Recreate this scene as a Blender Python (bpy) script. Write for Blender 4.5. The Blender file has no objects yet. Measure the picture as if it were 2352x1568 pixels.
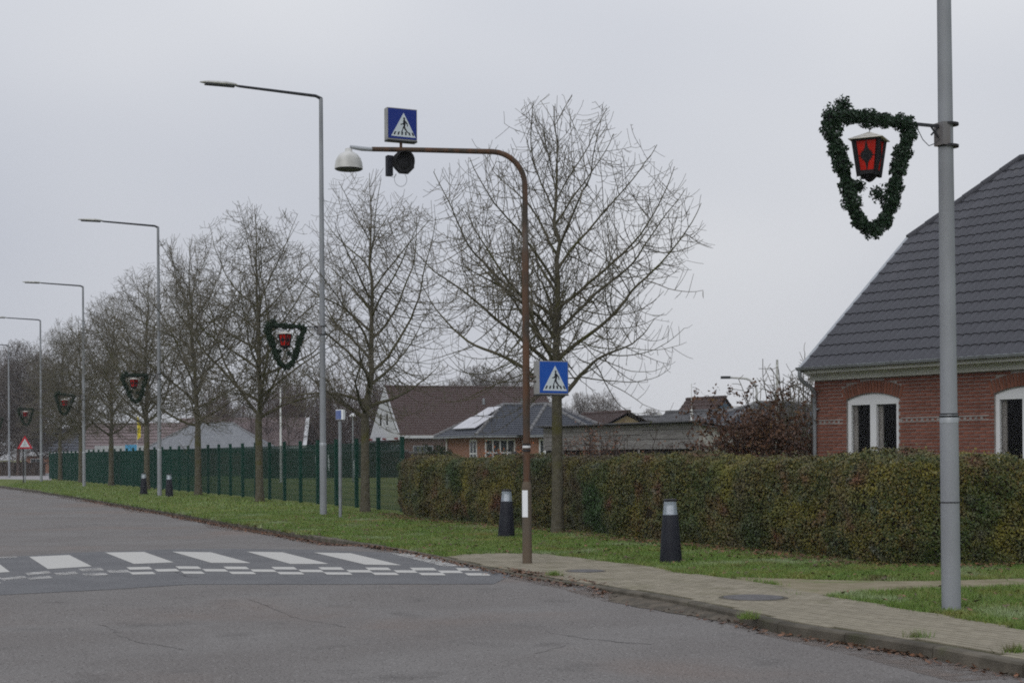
import bpy, math, random
import numpy as np
from mathutils import Vector, Matrix

random.seed(7); RNG = np.random.default_rng(7)
SC = bpy.context.scene
COL = SC.collection
PI = math.pi

# ------------------------------------------------------------------ camera
CAM_H = 1.65
FPX = 3500.0                       # focal length in units of a 2352 px wide picture
SHIFT = 263.0; PITCH = 0.0; ROLL = 0.006        # level camera, view shifted up (uprights stay parallel as in the photograph)
f_ = Vector((0, math.cos(PITCH), math.sin(PITCH)))
r_ = Vector((1, 0, 0)); u_ = r_.cross(f_)
r2 = math.cos(ROLL) * r_ - math.sin(ROLL) * u_
u2 = math.cos(ROLL) * u_ + math.sin(ROLL) * r_
cd = bpy.data.cameras.new('camera'); cam = bpy.data.objects.new('camera', cd); COL.objects.link(cam)
cd.sensor_width = 36; cd.lens = FPX / 2352 * 36; cd.clip_start = 0.1; cd.clip_end = 3000; cd.shift_y = SHIFT / 2352
m = Matrix((r2, u2, -f_)).transposed().to_4x4(); m.translation = Vector((0, 0, CAM_H)); cam.matrix_world = m
SC.camera = cam

# ------------------------------------------------------------------ sky, sun, exposure
SUN_EL, SUN_AZ = math.radians(38), math.radians(200)     # behind the cloud, above the camera's left shoulder
w = bpy.data.worlds.new('World'); SC.world = w; w.use_nodes = True
nt = w.node_tree; nt.nodes.clear()
out = nt.nodes.new('ShaderNodeOutputWorld'); bg = nt.nodes.new('ShaderNodeBackground')
sky = nt.nodes.new('ShaderNodeTexSky'); sky.sky_type = 'NISHITA'; sky.sun_disc = False
sky.sun_elevation = SUN_EL; sky.sun_rotation = SUN_AZ; sky.air_density = 2; sky.dust_density = 6
hs = nt.nodes.new('ShaderNodeHueSaturation'); hs.inputs['Saturation'].default_value = 0.25
nt.links.new(sky.outputs[0], hs.inputs['Color'])
tc = nt.nodes.new('ShaderNodeTexCoord'); nz = nt.nodes.new('ShaderNodeTexNoise')
nz.inputs['Scale'].default_value = 1.6; nz.inputs['Detail'].default_value = 3; nz.inputs['Roughness'].default_value = .4
mp = nt.nodes.new('ShaderNodeMapping'); mp.inputs['Location'].default_value = (1.75, .35, .0); mp.inputs['Scale'].default_value = (1, 1, 1.6)
nt.links.new(tc.outputs['Generated'], mp.inputs[0]); nt.links.new(mp.outputs[0], nz.inputs['Vector'])
cr = nt.nodes.new('ShaderNodeValToRGB')
cr.color_ramp.elements[0].position = .36; cr.color_ramp.elements[0].color = (5.3, 5.6, 6.35, 1)
cr.color_ramp.elements[1].position = .62; cr.color_ramp.elements[1].color = (7.25, 7.4, 7.75, 1)
dt = nt.nodes.new('ShaderNodeVectorMath'); dt.operation = 'DOT_PRODUCT'; dt.inputs[1].default_value = (.02, .975, .22)
nt.links.new(tc.outputs['Generated'], dt.inputs[0])
dm = nt.nodes.new('ShaderNodeMapRange'); dm.interpolation_type = 'SMOOTHSTEP'; dm.inputs[1].default_value = .90; dm.inputs[2].default_value = 1.0; dm.inputs[3].default_value = -.10; dm.inputs[4].default_value = .13
nt.links.new(dt.outputs['Value'], dm.inputs[0])
ad_ = nt.nodes.new('ShaderNodeMath'); ad_.operation = 'ADD'; nt.links.new(nz.outputs['Fac'], ad_.inputs[0]); nt.links.new(dm.outputs[0], ad_.inputs[1])
nt.links.new(ad_.outputs[0], cr.inputs[0])
sx = nt.nodes.new('ShaderNodeSeparateXYZ'); nt.links.new(tc.outputs['Generated'], sx.inputs[0])
mr = nt.nodes.new('ShaderNodeMapRange'); mr.inputs[1].default_value = 0; mr.inputs[2].default_value = 1
mr.inputs[3].default_value = .93; mr.inputs[4].default_value = 1.45
nt.links.new(sx.outputs['Z'], mr.inputs[0])
vm = nt.nodes.new('ShaderNodeVectorMath'); vm.operation = 'SCALE'
nt.links.new(cr.outputs[0], vm.inputs[0]); nt.links.new(mr.outputs[0], vm.inputs['Scale'])
mx = nt.nodes.new('ShaderNodeMixRGB'); mx.inputs[0].default_value = .92      # 92% cloud layer over the clear sky
nt.links.new(hs.outputs[0], mx.inputs[1]); nt.links.new(vm.outputs[0], mx.inputs[2])
nt.links.new(mx.outputs[0], bg.inputs[0]); bg.inputs[1].default_value = 0.1
nt.links.new(bg.outputs[0], out.inputs[0])
sd = bpy.data.lights.new('sun', 'SUN'); sd.energy = 0.9; sd.angle = math.radians(50); sd.color = (1, .97, .93)
so = bpy.data.objects.new('sun', sd); COL.objects.link(so)
sdir = Vector((math.sin(SUN_AZ) * math.cos(SUN_EL), math.cos(SUN_AZ) * math.cos(SUN_EL), math.sin(SUN_EL)))
so.rotation_euler = sdir.to_track_quat('Z', 'Y').to_euler()
SC.view_settings.view_transform = 'Standard'; SC.view_settings.look = 'None'
SC.view_settings.exposure = 0.0; SC.view_settings.gamma = 1.0; SC.view_settings.use_curve_mapping = False
SC.render.engine = 'CYCLES'; SC.cycles.filter_width = 1.9; SC.cycles.use_denoising = False; SC.cycles.use_adaptive_sampling = False
SC.cycles.max_bounces = 6; SC.cycles.transparent_max_bounces = 16

# ------------------------------------------------------------------ picture ray -> place
CO = Vector((0, 0, CAM_H))
def ray(px, py): return f_ + r2 * ((px - 1176) / FPX) + u2 * ((784 + SHIFT - py) / FPX)
def G(px, py, z=0.0):
    d = ray(px, py); t = (z - CAM_H) / d.z; return CO + d * t
def DY(px, py, Y):
    d = ray(px, py); return CO + d * (Y / d.y)
def RP(px, py, p, n):
    d = ray(px, py); return CO + d * ((p - CO).dot(n) / d.dot(n))

# ------------------------------------------------------------------ object helpers
def tag(o, label=None, cat=None, group=None, kind=None):
    if label: o['label'] = label
    if cat: o['category'] = cat
    if group: o['group'] = group
    if kind: o['kind'] = kind
    return o
def thing(name, loc, label, cat, rz=0.0, group=None):
    o = bpy.data.objects.new(name, None); COL.objects.link(o)
    o.location = loc; o.rotation_euler = (0, 0, rz); o.empty_display_size = .3
    return tag(o, label, cat, group)
def link(name, me, parent=None, loc=None, rot=None):
    o = bpy.data.objects.new(name, me); COL.objects.link(o)
    if parent is not None: o.parent = parent
    if loc is not None: o.location = loc
    if rot is not None: o.rotation_euler = rot
    return o
def copy_tree(o, parent=None):
    c = o.copy(); COL.objects.link(c)
    if parent is not None: c.parent = parent
    for ch in list(o.children): copy_tree(ch, c)
    return c

class MB:
    def __init__(s): s.v = []; s.f = []; s.m = []; s.mi = 0; s.sm = []; s.smooth = False
    def face(s, idx): s.f.append(idx); s.m.append(s.mi); s.sm.append(s.smooth)
    def poly(s, pts):
        n = len(s.v); s.v += [tuple(p) for p in pts]; s.face(list(range(n, n + len(pts)))); return s
    def box(s, x0, x1, y0, y1, z0, z1, M=None):
        n = len(s.v)
        c = [(x0, y0, z0), (x1, y0, z0), (x1, y1, z0), (x0, y1, z0), (x0, y0, z1), (x1, y0, z1), (x1, y1, z1), (x0, y1, z1)]
        if M is not None: c = [tuple(M @ Vector(p)) for p in c]
        s.v += c
        for q in ((3, 2, 1, 0), (4, 5, 6, 7), (0, 1, 5, 4), (1, 2, 6, 5), (2, 3, 7, 6), (3, 0, 4, 7)): s.face([n + i for i in q])
        return s
    def bar(s, a, b, wx, wy):
        a = Vector(a); b = Vector(b); d = (b - a); L = d.length; q = d.to_track_quat('Z', 'Y').to_matrix().to_4x4(); q.translation = a
        return s.box(-wx / 2, wx / 2, -wy / 2, wy / 2, 0, L, q)
    def tube(s, pts, rad, k=6, cap=True):
        pts = [Vector(p) for p in pts]; n0 = len(s.v); N = len(pts)
        if not hasattr(rad, '__len__'): rad = [rad] * N
        ref = None
        for i, p in enumerate(pts):
            d = (pts[min(i + 1, N - 1)] - pts[max(i - 1, 0)])
            if d.length < 1e-9: d = Vector((0, 0, 1))
            d.normalize()
            if ref is None: ref = Vector((1, 0, 0)) if abs(d.x) < .8 else Vector((0, 1, 0))
            a = (ref - d * ref.dot(d)); a.normalize(); ref = a; b = d.cross(a)
            for j in range(k):
                t = 2 * PI * j / k; s.v.append(tuple(p + (a * math.cos(t) + b * math.sin(t)) * rad[i]))
        for i in range(N - 1):
            for j in range(k):
                s.face([n0 + i * k + j, n0 + i * k + (j + 1) % k, n0 + (i + 1) * k + (j + 1) % k, n0 + (i + 1) * k + j])
        if cap:
            sm_, s.smooth = s.smooth, False; c0 = len(s.v); s.v += s.v[n0 + (N - 1) * k:n0 + N * k] + s.v[n0:n0 + k]
            s.face([c0 + j for j in range(k)]); s.face([c0 + k + j for j in reversed(range(k))]); s.smooth = sm_
        return s
    def lathe(s, prof, k=20, M=None):
        n0 = len(s.v)
        for r, z in prof:
            for j in range(k):
                t = 2 * PI * j / k; p = Vector((r * math.cos(t), r * math.sin(t), z))
                s.v.append(tuple(M @ p if M is not None else p))
        for i in range(len(prof) - 1):
            for j in range(k): s.face([n0 + i * k + j, n0 + i * k + (j + 1) % k, n0 + (i + 1) * k + (j + 1) % k, n0 + (i + 1) * k + j])
        sm_, s.smooth = s.smooth, False; c0 = len(s.v); s.v += s.v[n0:n0 + k] + s.v[n0 + (len(prof) - 1) * k:n0 + len(prof) * k]
        s.face([c0 + j for j in reversed(range(k))]); s.face([c0 + k + j for j in range(k)]); s.smooth = sm_
        return s
    def prism(s, pts, h):                    # pts: 3D outline, h: extrusion vector
        n = len(s.v); k = len(pts); h = Vector(h)
        s.v += [tuple(p) for p in pts] + [tuple(Vector(p) + h) for p in pts]
        s.face([n + i for i in reversed(range(k))]); s.face([n + k + i for i in range(k)])
        for i in range(k): s.face([n + i, n + (i + 1) % k, n + k + (i + 1) % k, n + k + i])
        return s
    def mesh(s, name, mats, smooth=None):
        me = bpy.data.meshes.new(name); me.from_pydata(s.v, [], s.f)
        if not isinstance(mats, (list, tuple)): mats = [mats]
        for q in mats: me.materials.append(q)
        me.polygons.foreach_set('material_index', s.m)
        me.polygons.foreach_set('use_smooth', s.sm if smooth is None else [smooth] * len(s.f))
        me.update(); return me
    def build(s, name, mats, parent=None, smooth=None, loc=None, rot=None):
        return link(name, s.mesh(name, mats, smooth), parent, loc, rot)

def np_mesh(name, V, F, mat_, rnd=None, smooth=False):
    """V (n,3), F (m,k) arrays"""
    me = bpy.data.meshes.new(name); k = F.shape[1]
    me.vertices.add(len(V)); me.vertices.foreach_set('co', np.asarray(V, dtype=np.float32).ravel())
    me.loops.add(F.size); me.loops.foreach_set('vertex_index', F.astype(np.int32).ravel())
    me.polygons.add(len(F)); me.polygons.foreach_set('loop_start', np.arange(0, F.size, k, dtype=np.int32))
    me.polygons.foreach_set('loop_total', np.full(len(F), k, dtype=np.int32))
    me.polygons.foreach_set('use_smooth', np.full(len(F), smooth))
    me.materials.append(mat_)
    if rnd is not None:
        a = me.attributes.new('rnd', 'FLOAT', 'FACE'); a.data.foreach_set('value', np.asarray(rnd, dtype=np.float32))
    me.update(); me.validate(); return me

def leaf_mesh(name, P, size, mat_, nrm=None, spread=1.0, aspect=.55, up=None):
    """rhombus leaves at P, random orientation blended with nrm"""
    n = len(P); d = RNG.normal(size=(n, 3)); d /= np.linalg.norm(d, axis=1)[:, None]
    if nrm is not None: d = d * spread + nrm; d /= np.linalg.norm(d, axis=1)[:, None]
    t = RNG.normal(size=(n, 3)); t -= d * (t * d).sum(1)[:, None]; t /= np.linalg.norm(t, axis=1)[:, None]
    b = np.cross(d, t); s = (size * RNG.uniform(.6, 1.3, n))[:, None]
    V = np.stack([P - t * s, P + b * s * aspect, P + t * s, P - b * s * aspect], 1).reshape(-1, 3)
    F = np.arange(4 * n).reshape(n, 4)
    return np_mesh(name, V, F, mat_, RNG.uniform(0, 1, n))

def pip(P, poly):
    x, y = P[:, 0], P[:, 1]; ins = np.zeros(len(P), bool); n = len(poly); j = n - 1
    for i in range(n):
        xi, yi = poly[i][:2]; xj, yj = poly[j][:2]
        c = ((yi > y) != (yj > y)) & (x < (xj - xi) * (y - yi) / (yj - yi + 1e-12) + xi); ins ^= c; j = i
    return ins

# ------------------------------------------------------------------ materials
MT = {}
def mat(name, col, rough=.8, col2=None, scale=5., detail=4., lo=.35, hi=.65, bump=0., bscale=60., metal=0., spec=.2,
        rnd=0., stretch=None, extra=None, emit=None):
    mm = bpy.data.materials.new(name); mm.use_nodes = True; t = mm.node_tree; b = t.nodes['Principled BSDF']
    b.inputs['Roughness'].default_value = rough; b.inputs['Metallic'].default_value = metal
    b.inputs['Specular IOR Level'].default_value = spec
    tcn = t.nodes.new('ShaderNodeTexCoord'); vec = tcn.outputs['Object']
    if stretch:
        q = t.nodes.new('ShaderNodeMapping'); q.inputs['Scale'].default_value = stretch; t.links.new(vec, q.inputs[0]); vec = q.outputs[0]
    colsock = None
    def noise(sc, de=4.):
        n = t.nodes.new('ShaderNodeTexNoise'); n.inputs['Scale'].default_value = sc; n.inputs['Detail'].default_value = de
        t.links.new(vec, n.inputs['Vector']); return n.outputs['Fac']
    def rng(v, a, b_, c=0., d=1.):
        n = t.nodes.new('ShaderNodeMapRange'); n.interpolation_type = 'SMOOTHSTEP'
        for i, q in enumerate((a, b_, c, d)): n.inputs[i + 1].default_value = q
        t.links.new(v, n.inputs[0]); return n.outputs[0]
    def mix(fac, a, b_):
        n = t.nodes.new('ShaderNodeMixRGB')
        if isinstance(fac, float): n.inputs[0].default_value = fac
        else: t.links.new(fac, n.inputs[0])
        for i, q in ((1, a), (2, b_)):
            if isinstance(q, tuple): n.inputs[i].default_value = (*q, 1)
            else: t.links.new(q, n.inputs[i])
        return n.outputs[0]
    col = tuple(col)
    cs = col
    if col2: cs = mix(rng(noise(scale, detail), lo, hi), col, tuple(col2))
    if extra:
        for (c3, s3, l3, h3) in extra: cs = mix(rng(noise(s3, 5.), l3, h3), cs, tuple(c3))
    if rnd:
        oi = t.nodes.new('ShaderNodeObjectInfo'); at = t.nodes.new('ShaderNodeAttribute'); at.attribute_name = 'rnd'
        ad = t.nodes.new('ShaderNodeMath'); ad.operation = 'ADD'; t.links.new(oi.outputs['Random'], ad.inputs[0]); t.links.new(at.outputs['Fac'], ad.inputs[1])
        fr = t.nodes.new('ShaderNodeMath'); fr.operation = 'FRACT'; t.links.new(ad.outputs[0], fr.inputs[0])
        h = t.nodes.new('ShaderNodeHueSaturation')
        vv = t.nodes.new('ShaderNodeMapRange'); vv.inputs[3].default_value = 1 - rnd; vv.inputs[4].default_value = 1 + rnd
        t.links.new(fr.outputs[0], vv.inputs[0]); t.links.new(vv.outputs[0], h.inputs['Value'])
        if isinstance(cs, tuple): h.inputs['Color'].default_value = (*cs, 1)
        else: t.links.new(cs, h.inputs['Color'])
        cs = h.outputs[0]
    if isinstance(cs, tuple): b.inputs['Base Color'].default_value = (*cs, 1)
    else: t.links.new(cs, b.inputs['Base Color'])
    if bump:
        bn = t.nodes.new('ShaderNodeBump'); bn.inputs['Strength'].default_value = bump; bn.inputs['Distance'].default_value = .02
        t.links.new(noise(bscale, 5.), bn.inputs['Height']); t.links.new(bn.outputs[0], b.inputs['Normal'])
    MT[name] = mm; return mm

def leafmat(name, cols, patch=1.2, trans=.25, patchcols=None, rough=.55):
    """leaves: colour picked per leaf from cols (by rnd) and pushed towards patch colours by position"""
    mm = bpy.data.materials.new(name); mm.use_nodes = True; t = mm.node_tree; b = t.nodes['Principled BSDF']
    b.inputs['Roughness'].default_value = rough; b.inputs['Specular IOR Level'].default_value = .35
    at = t.nodes.new('ShaderNodeAttribute'); at.attribute_name = 'rnd'
    tcn = t.nodes.new('ShaderNodeTexCoord')
    n = t.nodes.new('ShaderNodeTexNoise'); n.inputs['Scale'].default_value = patch; n.inputs['Detail'].default_value = 5; n.inputs['Roughness'].default_value = .65
    t.links.new(tcn.outputs['Object'], n.inputs['Vector'])
    m1 = t.nodes.new('ShaderNodeMath'); m1.operation = 'MULTIPLY_ADD'; m1.inputs[1].default_value = .75
    m2 = t.nodes.new('ShaderNodeMapRange'); m2.inputs[1].default_value = .3; m2.inputs[2].default_value = .7; m2.inputs[3].default_value = -.2; m2.inputs[4].default_value = .45
    t.links.new(n.outputs['Fac'], m2.inputs[0]); t.links.new(at.outputs['Fac'], m1.inputs[0]); t.links.new(m2.outputs[0], m1.inputs[2])
    cr = t.nodes.new('ShaderNodeValToRGB'); e = cr.color_ramp.elements
    for i, c in enumerate(cols):
        p = i / (len(cols) - 1)
        if i == 0: q = e[0]; q.position = 0
        elif i == len(cols) - 1: q = e[-1]; q.position = 1
        else: q = e.new(p)
        q.color = (*c, 1)
    t.links.new(m1.outputs[0], cr.inputs[0]); cs = cr.outputs[0]
    if patchcols:
        for k, (c, s, lo, hi) in enumerate(patchcols):
            n2 = t.nodes.new('ShaderNodeTexNoise'); n2.inputs['Scale'].default_value = s; n2.inputs['Detail'].default_value = 3
            mpn = t.nodes.new('ShaderNodeMapping'); mpn.inputs['Location'].default_value = (k * 7.3 + 3, k * 3.1, k * 1.7)
            t.links.new(tcn.outputs['Object'], mpn.inputs[0]); t.links.new(mpn.outputs[0], n2.inputs['Vector'])
            r = t.nodes.new('ShaderNodeMapRange'); r.inputs[1].default_value = lo; r.inputs[2].default_value = hi; t.links.new(n2.outputs['Fac'], r.inputs[0])
            mxx = t.nodes.new('ShaderNodeMixRGB'); mxx.inputs[2].default_value = (*c, 1)
            t.links.new(r.outputs[0], mxx.inputs[0]); t.links.new(cs, mxx.inputs[1]); cs = mxx.outputs[0]
    t.links.new(cs, b.inputs['Base Color'])
    MT[name] = mm; return mm

mat('asphalt', (.168, .155, .146), .88, (.198, .187, .178), .55, 6, .35, .7, bump=.35, bscale=160,
    extra=[((.115, .106, .10), 1.1, .54, .8), ((.19, .155, .135), .23, .5, .72), ((.42, .41, .40), 55, .60, .74), ((.04, .037, .035), 42, .56, .70), ((.3, .29, .28), 24, .66, .8)])
mat('asphalt_patch', (.134, .134, .138), .85, (.155, .155, .158), 1.2, 6, bump=.3, bscale=180, extra=[((.3, .3, .31), 55, .6, .74), ((.05, .05, .055), 42, .56, .7)])
mat('paving', (.285, .255, .195), .9, (.235, .21, .155), 2.6, 5, rnd=.08, bump=.3, bscale=90, extra=[((.15, .14, .08), 1.4, .55, .78)])
mat('paving_joint', (.05, .05, .022), .95, (.085, .075, .045), 9, 4, bump=.3)
mat('sandy_path', (.26, .225, .155), .95, (.2, .175, .11), 3, 6, bump=.5, bscale=50, extra=[((.14, .17, .06), 1.6, .55, .72)])
mat('kerb_concrete', (.135, .12, .095), .9, (.075, .067, .052), 3, 5, rnd=.12, bump=.4, bscale=60, extra=[((.07, .075, .035), 2.2, .55, .75)])
mat('rough_concrete', (.135, .115, .09), .95, (.085, .075, .06), 6, 6, bump=.8, bscale=40)
mat('gutter_dirt', (.085, .062, .048), .95, (.14, .11, .09), 2.5, 6, bump=.5)
mat('lawn', (.085, .12, .018), .95, (.135, .16, .035), .7, 6, .35, .65, bump=.6, bscale=25,
    extra=[((.17, .205, .12), 1.5, .58, .8), ((.075, .06, .03), 2.6, .60, .8)])
mat('field', (.12, .14, .03), .95, (.17, .175, .05), .25, 6, bump=.5, bscale=15)
mat('side_asphalt', (.33, .31, .31), .9, (.27, .26, .26), .6)
mat('soil', (.05, .038, .025), .95, (.085, .065, .04), 3, 5, bump=.6, bscale=30)
mat('galvanised', (.28, .295, .315), .6, (.225, .235, .25), 2.2, 6, metal=.1, bump=.12, bscale=50, stretch=(1, 1, .35), extra=[((.2, .17, .14), 1.3, .66, .85)])
mat('pole_brown_stain', (.2, .195, .2), .6, (.135, .115, .105), 1.5, 5, metal=.2, stretch=(1, 1, .4))
mat('dark_metal', (.05, .052, .058), .5, metal=.4)
mat('pole_base', (.13, .098, .068), .75, (.095, .085, .07), 1.6, 5, stretch=(1.5, 1.5, .6), bump=.15, extra=[((.09, .095, .105), 1.1, .55, .75)])
mat('rust', (.115, .062, .038), .8, (.06, .05, .04), 3.2, 6, stretch=(2.5, 2.5, .5), bump=.15, extra=[((.12, .11, .1), 1.4, .52, .72)])
mat('black_plastic', (.012, .012, .013), .55, (.03, .03, .033), 8)
mat('bollard_black', (.012, .013, .019), .6, (.016, .018, .024), 5, bump=.05)
mat('white_plastic', (.82, .84, .86), .4)
mat('dome_white', (.58, .58, .56), .35, (.42, .42, .4), 6)
mat('sign_blue', (.012, .075, .36), .35, (.014, .085, .39), 3)
mat('sign_blue_dark', (.012, .03, .2), .35)
mat('sign_white', (.56, .62, .65), .4)
mat('sign_black', (.01, .012, .018), .5)
mat('sign_case', (.33, .33, .32), .5, (.26, .26, .25), 5)
mat('sign_red', (.42, .012, .025), .4)
mat('lantern_red', (.48, .014, .006), .4, (.36, .012, .006), 6)
mat('lantern_black', (.012, .012, .014), .55)
mat('lantern_top', (.62, .6, .55), .45)
mat('bark', (.11, .098, .065), .95, (.075, .07, .038), 6, 6, bump=.9, bscale=30, extra=[((.075, .078, .015), 1.4, .52, .72)])
mat('trunk_bark', (.115, .105, .075), .95, (.08, .072, .05), 9, 6, bump=1., bscale=26, extra=[((.085, .082, .02), 1.6, .5, .7)])
mat('twig', (.14, .125, .095), .9, (.105, .095, .068), 3, 3)
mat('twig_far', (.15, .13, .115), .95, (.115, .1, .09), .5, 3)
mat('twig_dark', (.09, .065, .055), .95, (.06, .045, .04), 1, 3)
mat('fence_green', (.004, .040, .027), .6, (.005, .048, .033), 3)
mat('brick', (.215, .082, .054), .9, (.165, .062, .043), 7, 4, rnd=.17, bump=.3)
mat('brick_orange', (.215, .088, .058), .9, (.185, .074, .048), 6, 4, rnd=.15)
mat('brick_dark', (.085, .05, .045), .9, (.13, .07, .06), 5, 4, rnd=.2)
mat('mortar', (.23, .2, .185), .95, (.3, .275, .26), 4, 4, extra=[((.3, .28, .27), 1.1, .55, .75)])
mat('roof_steel', (.052, .053, .062), .6, (.064, .065, .075), 1.4, 6, rnd=.05, spec=.3, extra=[((.085, .085, .085), 2.3, .6, .85)])
mat('roof_cap', (.045, .046, .054), .55)
mat('verge_metal', (.36, .38, .4), .35, metal=.3)
mat('white_trim', (.62, .62, .58), .55, (.52, .53, .48), 3, 4, stretch=(.4, 1, 1), extra=[((.3, .32, .26), 1.2, .6, .8)])
mat('window_white', (.66, .67, .68), .4)
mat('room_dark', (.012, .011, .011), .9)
mat('curtain', (.42, .4, .37), .9, (.3, .28, .26), 4)
mat('gutter_grey', (.27, .29, .31), .4, (.2, .21, .22), 3, metal=.2)
mat('brown_tile', (.055, .038, .035), .95, (.078, .053, .048), 14, 3, rnd=.06)
mat('pale_tile', (.21, .165, .163), .9, (.17, .135, .133), 6, 3)
mat('pale_grey_roof', (.24, .25, .265), .9, (.2, .21, .225), 3, 3)
mat('dark_tile', (.05, .055, .068), .6, (.068, .074, .088), 10, 3, rnd=.05)
mat('render_white', (.52, .53, .55), .8, (.47, .48, .5), 3)
mat('orange_brick_wall', (.30, .165, .115), .9, (.25, .13, .09), 14, 4)
mat('brown_brick_wall', (.13, .09, .075), .9, (.095, .065, .055), 10, 4)
mat('yellow_brick', (.28, .22, .12), .9)
mat('white_brick', (.42, .41, .38), .9, (.3, .29, .26), 7, 4)
mat('grey_board', (.25, .24, .235), .9, (.17, .16, .155), 4, 6, rnd=.1, stretch=(.5, 6, 6), bump=.3)
mat('dark_board', (.035, .024, .018), .9, (.026, .018, .014), 4, 5, stretch=(6, 6, .6))
mat('eternit', (.11, .11, .113), .9, (.08, .08, .084), 3, 5)
mat('blue_wood', (.06, .09, .125), .8)
mat('ridge_grey', (.17, .17, .175), .8); mat('solar', (.5, .5, .53), .25, (.42, .42, .46), 2)
mat('orange_leaf', (.5, .13, .03), .7); mat('yellow_paint', (.75, .6, .03), .5); mat('blue_paint', (.08, .35, .6), .5)
mat('manhole', (.13, .125, .125), .7, (.1, .095, .095), 8, bump=.4)
mat('conifer_dark', (.02, .035, .018), .95, (.03, .045, .02), 4)
mat('far_hedge', (.045, .035, .03), .95, (.07, .055, .045), 1.5, 5, bump=.8, bscale=5)
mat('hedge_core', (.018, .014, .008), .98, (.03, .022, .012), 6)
leafmat('hedge_leaf', [(.024, .045, .010), (.05, .068, .014), (.082, .088, .022), (.108, .10, .026), (.15, .125, .018), (.12, .065, .026)], 1.6, 0,
        [((.13, .043, .026), 1.3, .575, .71), ((.20, .172, .02), 1.3, .54, .74), ((.032, .068, .016), .6, .50, .68), ((.12, .14, .105), 2.9, .6, .78), ((.105, .07, .035), .7, .54, .74)], .45)
leafmat('brown_leaf', [(.075, .034, .02), (.10, .05, .026), (.06, .028, .018), (.13, .065, .03), (.08, .036, .02), (.16, .10, .03)], 2)
leafmat('litter', [(.09, .05, .03), (.14, .075, .04), (.06, .038, .028), (.22, .1, .05), (.12, .08, .05)], 2)
leafmat('rust_leaf', [(.16, .06, .03), (.22, .09, .04), (.1, .05, .03)], 2)
leafmat('green_leaf', [(.03, .05, .015), (.05, .075, .02), (.2, .19, .03)], 1)
leafmat('grass_blade', [(.065, .13, .015), (.10, .18, .024), (.14, .22, .04), (.17, .23, .06), (.21, .20, .06)], .9, 0,
        [((.27, .33, .18), .8, .55, .72), ((.22, .21, .055), .9, .56, .72), ((.11, .09, .035), 1.9, .6, .74)])
leafmat('garland_needle', [(.006, .018, .008), (.010, .030, .012), (.018, .046, .02), (.008, .022, .009)], 8)

def worn(name, col, scale, lo, hi):
    """thermoplastic marking rubbed through to the asphalt"""
    mm = bpy.data.materials.new(name); mm.use_nodes = True; t = mm.node_tree; b = t.nodes['Principled BSDF']
    b.inputs['Base Color'].default_value = (*col, 1); b.inputs['Roughness'].default_value = .8
    tr = t.nodes.new('ShaderNodeBsdfTransparent'); ms = t.nodes.new('ShaderNodeMixShader')
    tcn = t.nodes.new('ShaderNodeTexCoord'); n = t.nodes.new('ShaderNodeTexNoise'); n.inputs['Scale'].default_value = scale; n.inputs['Detail'].default_value = 8
    n.inputs['Roughness'].default_value = .75
    t.links.new(tcn.outputs['Object'], n.inputs['Vector'])
    r = t.nodes.new('ShaderNodeMapRange'); r.inputs[1].default_value = lo; r.inputs[2].default_value = hi; t.links.new(n.outputs['Fac'], r.inputs[0])
    t.links.new(r.outputs[0], ms.inputs[0]); t.links.new(tr.outputs[0], ms.inputs[1]); t.links.new(b.outputs[0], ms.inputs[2])
    t.links.new(ms.outputs[0], t.nodes['Material Output'].inputs['Surface']); MT[name] = mm
worn('marking', (.47, .46, .43), 5, .2, .36); worn('marking_worn', (.42, .41, .39), 5, .34, .58)
worn('dirt_edge', (.15, .12, .10), 3, .38, .66)
def glassmat(name, tint, rough=.05, alpha=.55):
    mm = bpy.data.materials.new(name); mm.use_nodes = True; t = mm.node_tree; b = t.nodes['Principled BSDF']
    b.inputs['Base Color'].default_value = (*tint, 1); b.inputs['Roughness'].default_value = rough
    tr = t.nodes.new('ShaderNodeBsdfTransparent'); ms = t.nodes.new('ShaderNodeMixShader'); ms.inputs[0].default_value = 1 - alpha
    t.links.new(tr.outputs[0], ms.inputs[1]); t.links.new(b.outputs[0], ms.inputs[2])
    t.links.new(ms.outputs[0], t.nodes['Material Output'].inputs['Surface']); MT[name] = mm
glassmat('window_glass', (.006, .006, .007), .12, .85); glassmat('bollard_glass', (.42, .48, .55), .1, .5); glassmat('far_glass', (.05, .06, .065), .1, .2)

# ------------------------------------------------------------------ ground, road
KERB_PX = [(0, 1115.5), (100, 1128.5), (202, 1144), (300, 1160), (420, 1180), (574, 1207), (720, 1231), (840, 1250), (920, 1262),
           (1000, 1278), (1080, 1297), (1199, 1321), (1302, 1338), (1455, 1359.5), (1609, 1387.6), (1701, 1410), (1788, 1431), (1942, 1454),
           (2095, 1477), (2249, 1505), (2352, 1526)]
KERB = [G(*p).xy for p in KERB_PX]
R = Vector((-.3857, .9226)); RN = Vector((.9226, .3857))        # along the road (away), across it (towards the verge)
d0 = (KERB[0] - KERB[1]).normalized(); KERB = [KERB[0] + d0 * 330, KERB[0] + d0 * 40] + KERB
d1 = (KERB[-1] - KERB[-2]).normalized(); KERB = KERB + [KERB[-1] + d1 * 4, KERB[-1] + d1 * 16]
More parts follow.
